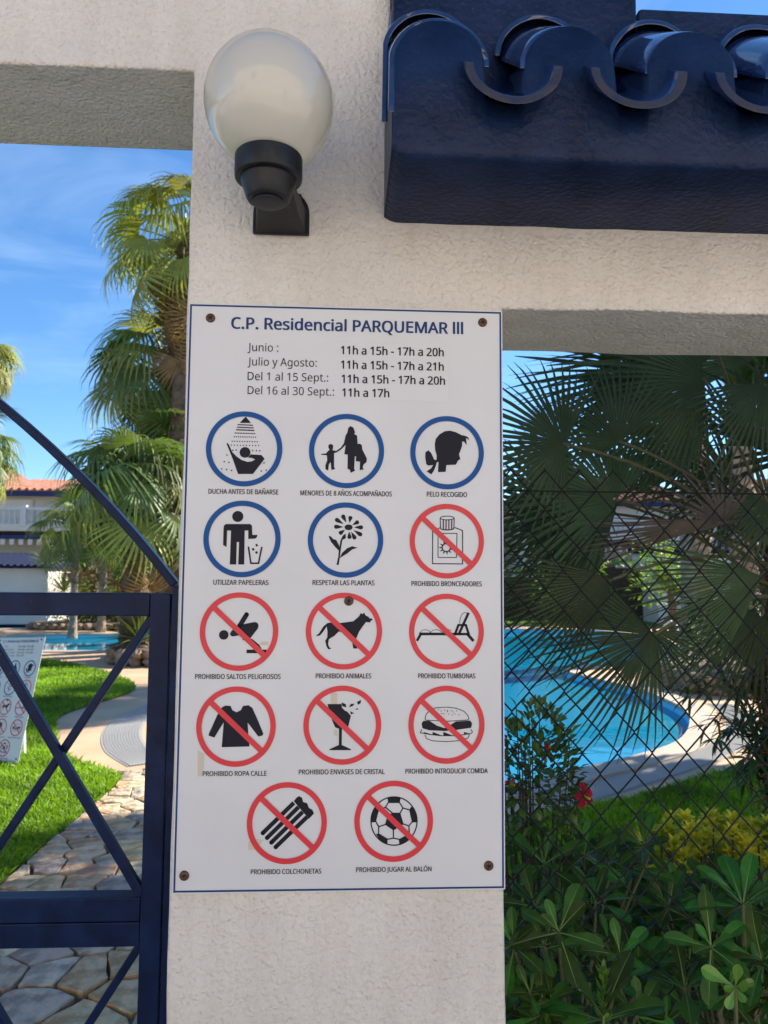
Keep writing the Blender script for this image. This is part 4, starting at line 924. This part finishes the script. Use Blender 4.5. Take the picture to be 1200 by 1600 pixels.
def rosette(par, hub, axis, Ln, n, me=LEAF, spread=(.25, 1.25), r=random, stem=None):
    axis = axis.normalized(); ref = axis.orthogonal().normalized(); q0 = r.uniform(0, 6)
    for i in range(n):
        a = q0+i*2.399; e = spread[0]+(spread[1]-spread[0])*(1-i/n)+r.uniform(-.12, .12)
        side = Matrix.Rotation(a, 3, axis) @ ref; d = (axis*cos(e)+side*sin(e)).normalized(); nn = (axis-d*axis.dot(d)); nn = nn.normalized() if nn.length > .05 else -side
        if e < .15: nn = -side
        sx = d.cross(nn); o = bpy.data.objects.new('leaf', me); COL.objects.link(o); o.parent = par; s = Ln*r.uniform(.62, 1.12)*(.75+.25*min(1, e))
        o.matrix_local = Matrix.Translation(hub-Vector(par.location)-axis*(.012*(1-i/n))) @ Matrix((sx, d, nn)).transposed().to_4x4() @ Matrix.Scale(s, 4)
def pitt(label, base, heads, mat_leaf=LEAF, group=None):
    o = empty('pittosporum_shrub', base, label, 'shrub', group); sm = MB(); B = Vector(base)
    for hub, Ln, n, ax, me, bare in heads:
        k = [B*(1-t)**2+(Vector((B.x*.5+hub.x*.5, B.y*.5+hub.y*.5, hub.z*.75)))*2*t*(1-t)+hub*t*t-B for t in (0, .2, .4, .6, .8, 1)]
        k[-2] = k[-1]-ax.normalized()*.06; sm.tube(k, [.007, .006, .005, .0045, .004, .003], 5); rosette(o, hub, ax, Ln, n, me, (.3, 1.35) if bare else (.25, 1.5))
    sm.build('stem', M_STEM, o); return o
tc_ = lambda u, v, Y: (CAM-W(u, v, Y)).normalized()
def head(u, v, Y, Lpx, n=9, me=LEAF, up=.55, bare=False, rx=0.):
    h_ = W(u, v, Y); ax = tc_(u, v, Y)*(1-up)+Vector((rx, 0, 1))*up; return (h_, Lpx/FPX*(Y+1.43), n, ax, me, bare)
rr_ = random.Random(5)
def fill(u0, u1, v0, v1, n, Ya, Yb, Lp=(44, 66)):
    out = []
    for i in range(int(n*1.25)): u, v = rr_.uniform(u0, u1), rr_.uniform(v0, v1); out.append(head(u, v, rr_.uniform(Ya, Yb), rr_.uniform(*Lp), rr_.randint(7, 10), up=rr_.uniform(.4, .9), rx=rr_.uniform(-.5, .5)))
    return out
pitt('pittosporum bush with pale flower buds low down beside the pillar', (W(900, 1600, .45).x, .45, 0),
     [head(943, 1588, .06, 118, 11, LEAF, .8), head(873, 1455, .12, 72, 9, LEAF, .35), head(930, 1404, .42, 72, 10, LEAF, .9), head(848, 1580, .12, 85, 9), head(969, 1490, .13, 58, 7, LEAF, .4)]+fill(800, 1000, 1470, 1600, 9, .1, .22)+fill(800, 1000, 1400, 1600, 12, .45, .85))
bud = MB(); hb = W(943, 1585, .05)
for i in range(26):
    a = i*2.4; z = i*.0036; r_ = .016*(1-i/34); d = Vector((cos(a), sin(a), .9)).normalized(); leaf_shape(bud, Vector((cos(a)*r_*.5, sin(a)*r_*.5, z-.01)), d, Vector((0, 0, 1)), .021, .010, OVAT, 0, .1, -.3)
bud.tube([(0, 0, -.05), (0, 0, .085)], .0025, 5)
tag(bud.build('flower_bud_spike', M_PITTB, None, hb), 'pale green spike of flower buds at the bottom of the picture beside the pillar', 'flower bud')
pitt('tall pittosporum with a big open leaf rosette near the right picture edge', (W(1150, 1600, .5).x, .5, 0),
     [head(1161, 1411, .15, 92, 11, LEAF, .75), head(1111, 1478, .14, 72, 8, LEAF, .4), head(1070, 1540, .18, 80, 8, LEAF, .9), head(1190, 1500, .16, 90, 9, LEAF, .5, rx=-.6)]+fill(1020, 1210, 1480, 1600, 8, .12, .22)+fill(1020, 1210, 1390, 1600, 14, .5, .9))
pitt('small plant with bright yellow-green rounded leaves in the lower right corner', (W(1149, 1620, .32).x, .32, 0), [head(1149, 1541, .02, 47, 7, LEAFB, .15)])
pitt('slim pittosporum shoots behind the fence below the red hibiscus flower', (W(900, 1500, .8).x, .8, 0),
     [head(913, 1335, .7, 62, 9), head(850, 1348, .62, 68, 9), head(985, 1352, .75, 60, 9)]+fill(800, 1010, 1320, 1450, 16, .65, 1.1, (50, 66)))
pitt('dense dark pittosporum behind the fence below the golden bush', (W(1100, 1500, .9).x, .9, 0), fill(980, 1210, 1375, 1480, 20, .7, 1.2, (50, 68)))
pitt('deep shaded pittosporum hedge row at the back of the bed', (W(1000, 1600, 1.3).x, 1.3, 0), fill(800, 1210, 1400, 1640, 30, 1.0, 1.6, (48, 60)))

def bush(name, c, rad, n, lf, m, label, group=None, prof=OVAT, cat='shrub', seed=1, asp=.5, stems=8, fillc=.35, base_z=0., part='foliage'):
    r = random.Random(seed); o = empty(name, (c[0], c[1], base_z), label, cat, group); b = MB(); sm = MB(); tips = []
    for i in range(n):
        a = r.uniform(0, 2*pi); u = r.uniform(-.85, 1); q = sqrt(max(0, 1-u*u)); rr = fillc+(1-fillc)*r.random()**.4
        lump = 1+.28*noise.noise(Vector((cos(a)*q*1.8+seed*3, sin(a)*q*1.8, u*1.8)))
        p = Vector((cos(a)*q*rad[0], sin(a)*q*rad[1], u*rad[2]))*rr*lump+Vector((0, 0, c[2]-base_z)); d = Vector((cos(a)*q, sin(a)*q, u+.3))+Vector((r.uniform(-.8, .8), r.uniform(-.8, .8), r.uniform(-.6, .8)))
        if p.z < .02: continue
        leaf_shape(b, p, d, Vector((r.uniform(-.6, .6), r.uniform(-.6, .6), 1)), lf*r.uniform(.7, 1.25), lf*asp, prof if lf > .06 else [(0, .2), (.5, 1), (1, .05)], 0, .15, .2)
        if i % max(1, n//max(1, stems*4)) == 0: tips.append(p)
    for p in tips: sm.tube([(p.x*.08, p.y*.08, 0), (p.x*.5, p.y*.5, p.z*.55), tuple(p)], [.012*rad[0]*2+.002, .006*rad[0]+.002, .0015], 4, False)
    b.build(part, m, o)
    if tips: sm.build('stem', M_TWIG, o)
    return o
# hibiscus next to the pillar with its red flower
hib = W(835, 1225, .75)
bush('hibiscus_bush', (hib.x, .75, W(835, 1215, .75).z), (.135, .14, .20), 620, .034, M_HIB, 'twiggy hibiscus bush with small leaves against the pillar edge', seed=4, asp=.62, stems=9, fillc=.15)
def flower(u, v, Y, R, label, n=5):
    c = W(u, v, Y); o = empty('hibiscus_flower', c, label, 'flower'); ax = (tc_(u, v, Y)+Vector((.75, 0, -.35))).normalized(); rf = ax.orthogonal().normalized()
    for i in range(n):
        s = Matrix.Rotation(2*pi*i/n+.4, 3, ax) @ rf; b = MB(); leaf_shape(b, Vector((0, 0, 0)), s*.9+ax*random.uniform(.1, .9), ax, R*random.uniform(.85, 1.15), R*.82, [(0, .12), (.2, .4), (.4, .72), (.55, .84), (.7, 1), (.82, .84), (.93, .9), (1, .4)], 0, .22, .45)
        b.v = [tuple(Vector(q)+noise.noise_vector(Vector(q)*120+Vector((i, 0, 0)))*R*.13) for q in b.v]; b.build('petal', M_PETAL, o, smooth=True)
    b = MB(); b.tube([(0, 0, 0), tuple(ax*R*.9)], .003, 6); b.build('stamen', M_GOLD, o)
    b = MB(); b.tube([(0, 0, 0), tuple(-ax*.02+Vector((-.01, 0, -.01))), (-.05, .03, -.01)], .002, 5); b.build('stem', M_STEM, o)
flower(911, 1243, .62, .028, 'red hibiscus flower hanging beside the fence wires')
flower(857, 1166, .68, .014, 'tiny reddish bud near the top of the hibiscus bush', 4)
flower(797, 1224, .66, .018, 'half-hidden red bloom right against the pillar edge', 4)
# golden bush: leaf tufts
gb = W(1095, 1330, 1.55)
gbush = empty('golden_bush', (gb.x, 1.55, 0), 'low yellow-green golden leaved bush behind the fence', 'shrub'); b = MB(); sm = MB()
for i in range(230):
    u = random.uniform(988, 1225); top = 1296-14*sin((u-988)/70)-6; v = random.uniform(top, 1385); Y = 1.35+random.uniform(0, .5); p = W(u, v, Y)-Vector(gbush.location)
    for k in range(8):
        a = k*2.4; e = .3+1.1*(k/8); leaf_shape(b, p, Vector((cos(a)*sin(e), sin(a)*sin(e)-.5*cos(e), cos(e))), Vector((0, -.5, .8)), .046, .021, OVAT, 0, .2, .2)
    if i % 5 == 0: sm.tube([(p.x*.3, 0, 0), (p.x, p.y, p.z*.6), tuple(p)], .004, 4, False)
b.build('foliage', M_GOLD, gbush); sm.build('stem', M_TWIG, gbush)
# oleander on the right
ol = empty('oleander_bush', (W(1215, 1200, 2.3).x, 2.3, 0), 'oleander with long narrow leaves at the right picture edge', 'shrub'); b = MB(); sm = MB(); OB = Vector(ol.location)
for i in range(46):
    tip = W(random.uniform(1075, 1290), random.uniform(930, 1180)+0, random.uniform(1.9, 2.7)); 
    if i < 14: tip = W(random.uniform(1120, 1260), random.uniform(1150, 1260), random.uniform(1.9, 2.5))
    tip = tip-OB; pts = [Vector((0, 0, .1))*(1-t)**2+Vector((tip.x*.2, tip.y*.2, tip.z+.25))*2*t*(1-t)+tip*t*t for t in [k/10 for k in range(11)]]
    sm.tube(pts, [.007-.005*k/10 for k in range(11)], 4, False)
    for k in range(4, 11):
        for j in range(4):
            a = random.uniform(0, 2*pi); d = (pts[k]-pts[k-1]).normalized()*.7+Vector((cos(a), sin(a), random.uniform(-.3, .4)))*.8; leaf_shape(b, pts[k], d, Vector((0, 0, 1)), random.uniform(.09, .14), .017, LANC, 0, .2, .25)
b.build('foliage', M_OLE, ol); sm.build('stem', M_STEM, ol)
def yucca(u, v, Y, R, label, n=60, m=M_FROND, z=None):
    c = W(u, v, Y); o = empty('spiky_plant', c, label, 'plant'); b = MB()
    for i in range(n):
        a = i*2.4; e = radians(5+85*(i/n)); leaf_shape(b, Vector((0, 0, 0)), Vector((cos(a)*sin(e), sin(a)*sin(e), cos(e))), Vector((0, 0, 1)) if e > .3 else Vector((cos(a), sin(a), 0)), R*random.uniform(.8, 1.1), R*.07, LANC, 0, .3, .25)
    b.build('foliage', m, o); return o
ld = G(1048, 1052); lad = empty('pool_ladder', (ld.x, ld.y, 0), 'white tubular handrails of a pool ladder at the edge of the far pool arm', 'pool ladder')
for i, dx in enumerate((0, .5)):
    b = MB(); b.tube([(dx, -.35, 0), (dx, -.35, .62), (dx, -.25, .8), (dx, -.02, .86), (dx, .2, .78), (dx, .32, .5), (dx, .33, -.6)], .022, 8); b.build('handrail', M_WHITE, lad, smooth=True)
for z in (-.15, -.42): b = MB(); b.box(.02, .48, .30, .38, z, z+.03); b.build('tread', M_WHITE, lad)
# planters with rock edging
def rockring(label, pts, zt=.28, sz=.2, seed=3, closed=True):
    r = random.Random(seed); o = empty('rock_planter', (sum(p[0] for p in pts)/len(pts), sum(p[1] for p in pts)/len(pts), 0), label, 'planter'); O_ = Vector(o.location); c = spline(pts, 8, closed); acc = 0
    soil = MB(); me = poly_mesh('soil', [c], zt*.8); me.transform(Matrix.Translation(-O_)); link('soil', up_faces(me), M_MORTAR, o)
    L_ = 0; last = c[0]
    for p in c[1:]+[c[0]]:
        L_ += (Vector(p)-Vector(last)).length
        while L_ > sz*.85:
            L_ -= sz*.85
            for lvl in range(max(1, int(zt/(sz*.6)))):
                bm = bmesh.new(); bmesh.ops.create_icosphere(bm, subdivisions=2, radius=sz*.55)
                s = r.uniform(0, 50)
                for vv in bm.verts: k = 1+.35*noise.noise(vv.co*9+Vector((s, s, 0))); vv.co = Vector((vv.co.x*k*r.uniform(.98, 1.02)*1.1, vv.co.y*k, vv.co.z*k*.72))
                me = bpy.data.meshes.new('stone'); bm.to_mesh(me); bm.free(); q = link('stone', me, M_ROCK, o, (p[0]-O_.x+r.uniform(-.03, .03), p[1]-O_.y+r.uniform(-.03, .03), sz*.33+lvl*sz*.6)); q.rotation_euler = (r.uniform(-.3, .3), r.uniform(-.3, .3), r.uniform(0, 6))
        last = p
    return o
g1 = G(212, 1040); rockring('brown rock planter round the short thick palm left of the pillar', [(g1.x-.35, g1.y+.05), (g1.x+.5, g1.y-.1), (g1.x+1.4, g1.y+.3), (g1.x+1.6, g1.y+1.8), (g1.x+.5, g1.y+2.4), (g1.x-.5, g1.y+1.4)], .34, .22)
yucca(218, 1003, 12.35, .75, 'spiky green plant growing over the planter rocks beside the gate stile', 60, M_FROND)
yucca(100, 925, 20.5, .7, 'bright spiky plant at the foot of the white shed', 50, M_FRONDL)
yucca(75, 880, 21.5, .6, 'yellow-green spiky plant leaning over the shed corner', 40, M_FRONDL)
g2 = G(142, 984); rockring('long low rock planter with flowering shrubs beyond the left pool', [(g2.x-1.6, g2.y), (g2.x, g2.y-.2), (g2.x+2.2, g2.y), (g2.x+3.5, g2.y+1.2), (g2.x+1, g2.y+2), (g2.x-1.3, g2.y+1.4)], .22, .26, 9)
for i, (u, yy) in enumerate(((112, .7), (136, .6), (160, .7), (184, .8), (210, 1.0))):
    p = W(u, 970, g2.y+yy); bush('planter_shrub', (p.x, g2.y+yy, .5), (.5, .5, .38), 420, .09, (M_SHRUBY, M_SHRUB)[i % 2], ('leftmost leafy shrub in the long rock planter', 'second shrub from the left in the long rock planter', 'middle shrub in the long rock planter', 'fourth shrub from the left in the long rock planter', 'rightmost shrub in the long rock planter')[i], 'shrubs in the long rock planter', seed=20+i)
rockring('brown rock planter with shrubs at the right end of the big pool', [(4.75, 9.2), (5.2, 8.7), (6.2, 8.9), (7.2, 10), (7, 11.4), (5.9, 11.2), (5.1, 10.4)], .3, .22, 12)
for i, (x, y, rz, lb2) in enumerate(((5.6, 9.9, .42, 'rounded dark shrub in the rock planter by the right pool end'), (6.5, 10.2, .5, 'bigger green shrub at the back of the right rock planter'), (6.0, 9.3, .3, 'small pale green shrub at the front of the right rock planter'))):
    bush('planter_shrub', (x, y, .3+rz), (rz*1.1, rz*1.1, rz), 620, .08, (M_SHRUB, M_SHRUB, M_SHRUBY)[i], lb2, 'shrubs in the right rock planter', seed=60+i)
# garden trees and back hedge
def leafy_tree(base, h, R, label, seed, m=M_SHRUB, n=1500, lf=.2, zsq=.8):
    r = random.Random(seed); o = empty('leafy_tree', base, label, 'tree'); t = MB(); b = MB(); cl = []
    t.tube([(0, 0, 0), (r.uniform(-.1, .1), 0, h*.3), (r.uniform(-.2, .2), 0, h*.62)], [.16, .12, .08], 8)
    for i in range(12): a = r.uniform(0, 6.28); q = r.uniform(.3, .85)*R; c = Vector((cos(a)*q, sin(a)*q, h-R*zsq+r.uniform(-.7, .75)*R*zsq)); cl.append((c, r.uniform(.35, .6)*R)); t.tube([(0, 0, h*.45), tuple(c*.6+Vector((0, 0, h*.2))), tuple(c)], [.06, .04, .015], 5, False)
    for i in range(n):
        c, q = r.choice(cl); d = Vector((r.gauss(0, 1), r.gauss(0, 1), r.gauss(0, .8))).normalized(); p = c+d*q*r.random()**.35
        leaf_shape(b, p, d+Vector((r.uniform(-.7, .7), r.uniform(-.7, .7), r.uniform(-.6, .6))), Vector((r.uniform(-.5, .5), r.uniform(-.5, .5), 1)), lf*r.uniform(.7, 1.3), lf*.5, [(0, .2), (.5, 1), (1, .1)], 0, .15, .2)
    t.build('trunk', M_TRUNK, o, smooth=True); b.build('crown', m, o)
def hedge(x0, x1, y, z1, label, m, seed, th=.8, dens=90, z0=0.):
    r = random.Random(seed); o = empty('hedge', ((x0+x1)/2, y, 0), label, 'hedge'); b = MB(); n = int((x1-x0)*dens)
    core = MB(); core.box(x0-(x0+x1)/2+.15, x1-(x0+x1)/2-.15, -th*.28, th*.28, 0, z1-.22)
    for i in range(n):
        x = r.uniform(x0, x1)-(x0+x1)/2; zz = z1+.12*noise.noise(Vector((x*1.3, seed, 0))); z = r.uniform(z0+.02, zz); yy = r.uniform(-th/2, th/2)
        if r.random() < .35: z = zz-r.random()*.12
        leaf_shape(b, Vector((x, yy, z)), Vector((r.uniform(-1, 1), r.uniform(-1.2, .4), r.uniform(-.3, 1))), Vector((r.uniform(-.5, .5), -.6, .8)), .17*r.uniform(.7, 1.3), .1, [(0, .2), (.5, 1), (1, .1)], 0, .1, .2)
    b.build('foliage', m, o); core.build('branches', M_TWIG, o)
# ================================================================== HOUSES, SHED, GARDEN WALL
def house(cx, Y, wd, ridge, label, seed, eave=4.62, gable=False, roofm=M_ROOF, wallm=M_HWALL):
    r = random.Random(seed); o = empty('house', (cx, Y, 0), label, 'house'); x0, x1 = -wd/2, wd/2; dp = 8
    b = MB(); b.box(x0, x1, 0, dp, 0, eave); b.build('wall', wallm, o)
    # hip roof, courses of tiles as ridges
    rf = MB(); ov = .45; zr = ridge; n = int((wd+2*ov)/.28)
    v = [(x0-ov, -ov, eave-.02), (x1+ov, -ov, eave-.02), (x1+ov, dp+ov, eave-.02), (x0-ov, dp+ov, eave-.02), (x0+wd*.3, dp*.5, zr), (x1-wd*.3, dp*.5, zr)]
    rf.add(v, [(0, 1, 5, 4), (1, 2, 5), (2, 3, 4, 5), (3, 0, 4), (3, 2, 1, 0)]); ro = rf.build('roof', roofm, o)
    rt = MB()
    for i in range(n):
        x = x0-ov+(i+.5)*(wd+2*ov)/n; 
        xl_, xr_ = x0+wd*.3, x1-wd*.3; t = 1. if xl_ <= x <= xr_ else ((x-(x0-ov))/(xl_-(x0-ov)) if x < xl_ else ((x1+ov)-x)/((x1+ov)-xr_)); t = max(.03, t)
        rt.tube([(x, -ov-.05, eave+.02), (x, -ov+(dp*.5+ov)*t, eave+(zr-eave)*t+.02)], .085, 5)
    q = rt.build('roof_tiles', roofm, ro); q['kind'] = 'stuff'
    fb = MB(); fb.box(x0-ov-.02, x1+ov+.02, -ov-.08, -ov-.02, eave-.22, eave-.03); fb.build('fascia', M_AWN, o)
    # balcony
    bx0, bx1 = x0+wd*.22, x1-wd*.10; bal = MB(); bal.box(bx0, bx1, -1.3, -.003, 3.05, 3.22); bal.build('balcony', wallm, o); br = o.children[-1]
    rl = MB(); rl.box(bx0, bx1, -1.3, -1.18, 3.82, 3.93); rl.box(bx0, bx1, -1.3, -1.18, 3.221, 3.32); rl.build('balcony_rail', M_WHITE, o)
    nb = int((bx1-bx0)/.19)
    prof = [(.035, 0), (.03, .05), (.055, .15), (.03, .32), (.025, .4), (.04, .5)]
    bb = MB(); bb.lathe(prof, n=8); bme = bb.mesh('baluster', M_WHITE)
    for i in range(nb):
        if random.random() < 0: continue
        link('baluster', bme, None, o, (bx0+(i+.5)*(bx1-bx0)/nb, -1.24, 3.321))
    for x in (bx0+.09, (bx0+bx1)/2, bx1-.09): p_ = MB(); p_.box(x-.1, x+.1, -1.33, -1.15, 3.22, 4.0 if x != bx1-.09 else eave-.03); p_.build('balcony_post', M_WHITE, o)
    def win(xa, xb, za, zb, mt, cols, nm='window'):
        f = MB(); f.box(xa, xb, -.05, -.004, za, zb); fo = f.build(nm, M_WHITE, o); k = (xb-xa)/cols
        for c in range(cols):
            for lo, hi in ((za+.06, (za+zb)/2-.03), ((za+zb)/2+.03, zb-.06)) if nm == 'window' else ((za+.05, zb-.05),): p_ = MB(); p_.box(xa+c*k+.05, xa+(c+1)*k-.05, -.065, -.053, lo, hi); p_.build('pane', mt, fo)
    win(bx0+.3, bx0+2.0, 3.25, 4.35, M_SHUTTER, 1, 'shutter'); win(bx1-1.3, bx1-.4, 3.25, 4.35, M_GLASS, 2)
    win(x0+wd*.24, x0+wd*.24+2.1, .9, 2.35, M_GLASS, 3); win(x1-2.2, x1-.7, .9, 2.3, M_GLASS, 2)
    aw = MB(); ax0, ax1 = bx0-.1, bx1-.2; aw.add([(ax0, -.01, 3.0), (ax1, -.01, 3.0), (ax1, -1.5, 2.75), (ax0, -1.5, 2.75), (ax0, -.01, 3.03), (ax1, -.01, 3.03), (ax1, -1.5, 2.9), (ax0, -1.5, 2.9)], [(0, 3, 2, 1), (4, 5, 6, 7), (3, 7, 6, 2), (0, 4, 7, 3), (2, 6, 5, 1)]); ao = aw.build('awning', M_AWN, o)
    k = int((ax1-ax0)/.32)
    sc_ = MB(); sc_.box(0, .16, -1.515, -1.502, 2.55, 2.749); vme = sc_.mesh('valance_flap', M_HWALL2)
    for i in range(k): link('valance_flap', vme, None, ao, (ax0+i*.32, 0, 0))
    return o
h1 = W(52, 790, 28)
house(h1.x-.2, 28, 6.4, 5.5, 'cream two-storey house with a balcony and blue awning at the left picture edge', 1)
gb_ = empty('gabled_house', (W(0, 740, 33).x-1.6, 33, -1.1), 'pale house with a tall sunlit gable behind the roof at the left edge', 'house')
t_ = MB(); t_.add([(-4, 0, 0), (3.2, 0, 0), (3.2, 0, 5.4), (-.8, 0, 8.0), (-4, 0, 5.9), (-4, 6, 0), (3.2, 6, 0), (3.2, 6, 5.4), (-.8, 6, 8.0), (-4, 6, 5.9)], [(0, 1, 2, 3, 4), (9, 8, 7, 6, 5), (0, 5, 6, 1), (1, 6, 7, 2), (4, 3, 8, 9), (0, 4, 9, 5)]); t_.build('wall', M_HWALL, gb_)
t_ = MB(); t_.add([(3.5, -.2, 5.22), (-.8, -.2, 8.04), (-.8, 6.2, 8.04), (3.5, 6.2, 5.22), (3.5, -.2, 5.42), (-.8, -.2, 8.24), (-.8, 6.2, 8.24), (3.5, 6.2, 5.42)], [(0, 1, 5, 4), (4, 5, 6, 7), (3, 2, 1, 0), (0, 4, 7, 3), (2, 3, 7, 6)]); t_.build('roof', M_ROOF, gb_)
house(W(205, 790, 30).x, 30, 7.5, 6.1, 'cream house with a terracotta roof glimpsed between the left palms', 2, 4.7)
house(2.0, 31, 8.5, 6.2, 'cream tiled house at the back of the garden hidden by the pillar', 3, 4.7, wallm=M_HWALL2)
house(11.5, 30, 8.5, 6.15, 'white house with a terracotta roof seen through the near palm fronds', 4, 4.7, wallm=M_HWALL2)
house(20.5, 29, 8.0, 6.1, 'white house with a terracotta roof at the right picture edge', 5, 4.7, wallm=M_HWALL2)
def shed(c, w_, d_, h_, label, y):
    o = empty('garden_shed', (c, y, 0), label, 'shed'); b = MB(); b.box(-w_/2, w_/2, 0, d_, 0, h_); b.build('wall', M_HWALL2, o)
    r_ = MB(); r_.add([(-w_/2-.15, -.2, h_), (w_/2+.15, -.2, h_), (w_/2+.15, d_+.1, h_+.03), (-w_/2-.15, d_+.1, h_+.03), (-w_/2-.15, -.2, h_+.05), (w_/2+.15, -.2, h_+.05), (w_/2+.15, d_+.1, h_+.42), (-w_/2-.15, d_+.1, h_+.42)],
                      [(3, 2, 1, 0), (4, 5, 6, 7), (0, 1, 5, 4), (1, 2, 6, 5), (2, 3, 7, 6), (3, 0, 4, 7)]); rr = r_.build('roof', M_SHEDR, o); n = int(w_/.2)
    for i in range(n):
        if i == 0: tb_ = MB(); tb_.tube([(0, -.25, h_+.06), (0, d_+.1, h_+.45)], .07, 6); tme = tb_.mesh('tile', M_SHEDR)
        link('tile', tme, None, rr, (-w_/2+(i+.5)*w_/n, 0, 0))
sx = W(75, 900, 22.5); shed(sx.x-1.5, 3.0, 2.2, W(40, 888, 22.5).z, 'small white shed with a blue tiled roof behind the left pool', 22.5)
sx2 = W(1085, 860, 24); shed(sx2.x, 2.6, 2.2, sx2.z-.1, 'small white shed with a blue tiled roof seen through the near palm', 24)
gw = MB(); gw.box(-30, 30, 26.7, 26.9, 0, 1.55); tag(gw.build('garden_wall', M_HWALL2), 'low white garden wall along the back of the lawn', 'wall')
hedge(-20, -8.5, 26.0, 1.95, 'clipped green hedge below the windows of the left house', M_SHRUB, 3)
hedge(-8.2, 0, 26.0, 1.7, 'mixed olive green hedge behind the left palm trunks', M_SHRUB, 4, dens=110)
hedge(.3, 8.2, 26.0, 1.75, 'green hedge at the back of the garden right of the pillar', M_SHRUB, 6)
hedge(8.6, 22, 25.6, 2.1, 'bright green sunlit hedge seen below the near palm fronds', M_CARPETY, 5, 1.0)
leafy_tree((W(235, 900, 20).x, 20.5, 0), 2.9, 1.5, 'olive green bushy tree behind the thick palm trunk', 3, M_SHRUB, 1500, .16)
leafy_tree((W(185, 900, 23).x, 23.5, 0), 2.8, 1.3, 'small loose tree in front of the garden wall on the left', 5, M_SHRUBY, 1100, .15)
leafy_tree((9.2, 19.5, 0), 2.6, 1.2, 'low bright green tree behind the far pool end', 7, M_CARPETY, 1300, .15)
leafy_tree((7.6, 23.6, 0), 2.4, 1.2, 'round bright green tree in front of the back hedge on the right', 8, M_CARPETY, 1200, .15)
leafy_tree((12.3, 16.5, 0), 3.2, 1.5, 'dark green tree behind the right rock planter', 9, M_SHRUB, 1500, .16)

# ================================================================== STREET SIDE BEHIND THE PHOTOGRAPHER (unseen: facade added for bounce and reflections, trees added for shade)
ap = empty('bounce_building', (2, -9.5, 0), 'unseen pale apartment building across the street, shaped to bounce light', 'building')
b = MB(); b.box(-15, 15, -8, 0, 0, 7.6); b.build('wall', M_STREETW, ap)  # out of view, height set for light bounced back to the wall
for x_, z_, w_ in ((-11, .9, 1.3), (-6, 3.9, 1.0), (3.5, .1, 1.1), (9, 3.6, 1.6)):
    p_ = MB(); p_.box(x_, x_+w_, .004, .05, z_, z_+1.5); p_.build('window', M_GLASS, ap)
for (x, y, h, R_, lb2, sd_) in ((6.9, 6.2, 6.4, 1.7, 'unseen leafy tree added right of the pool to shade the path', 12), (7.2, 4.4, 5.8, 2.3, 'unseen leafy tree added right of the lawn to shade the plants', 13), (5.1, 2.5, 6.6, 2.4, 'tall unseen leafy tree added behind the wall to shade canopy and lamp', 14)):  # out-of-view trees added to keep sun off path, plants and canopy
    leafy_tree((x, y, 0), h, R_, lb2, sd_, M_SHRUB, 9000, .32)
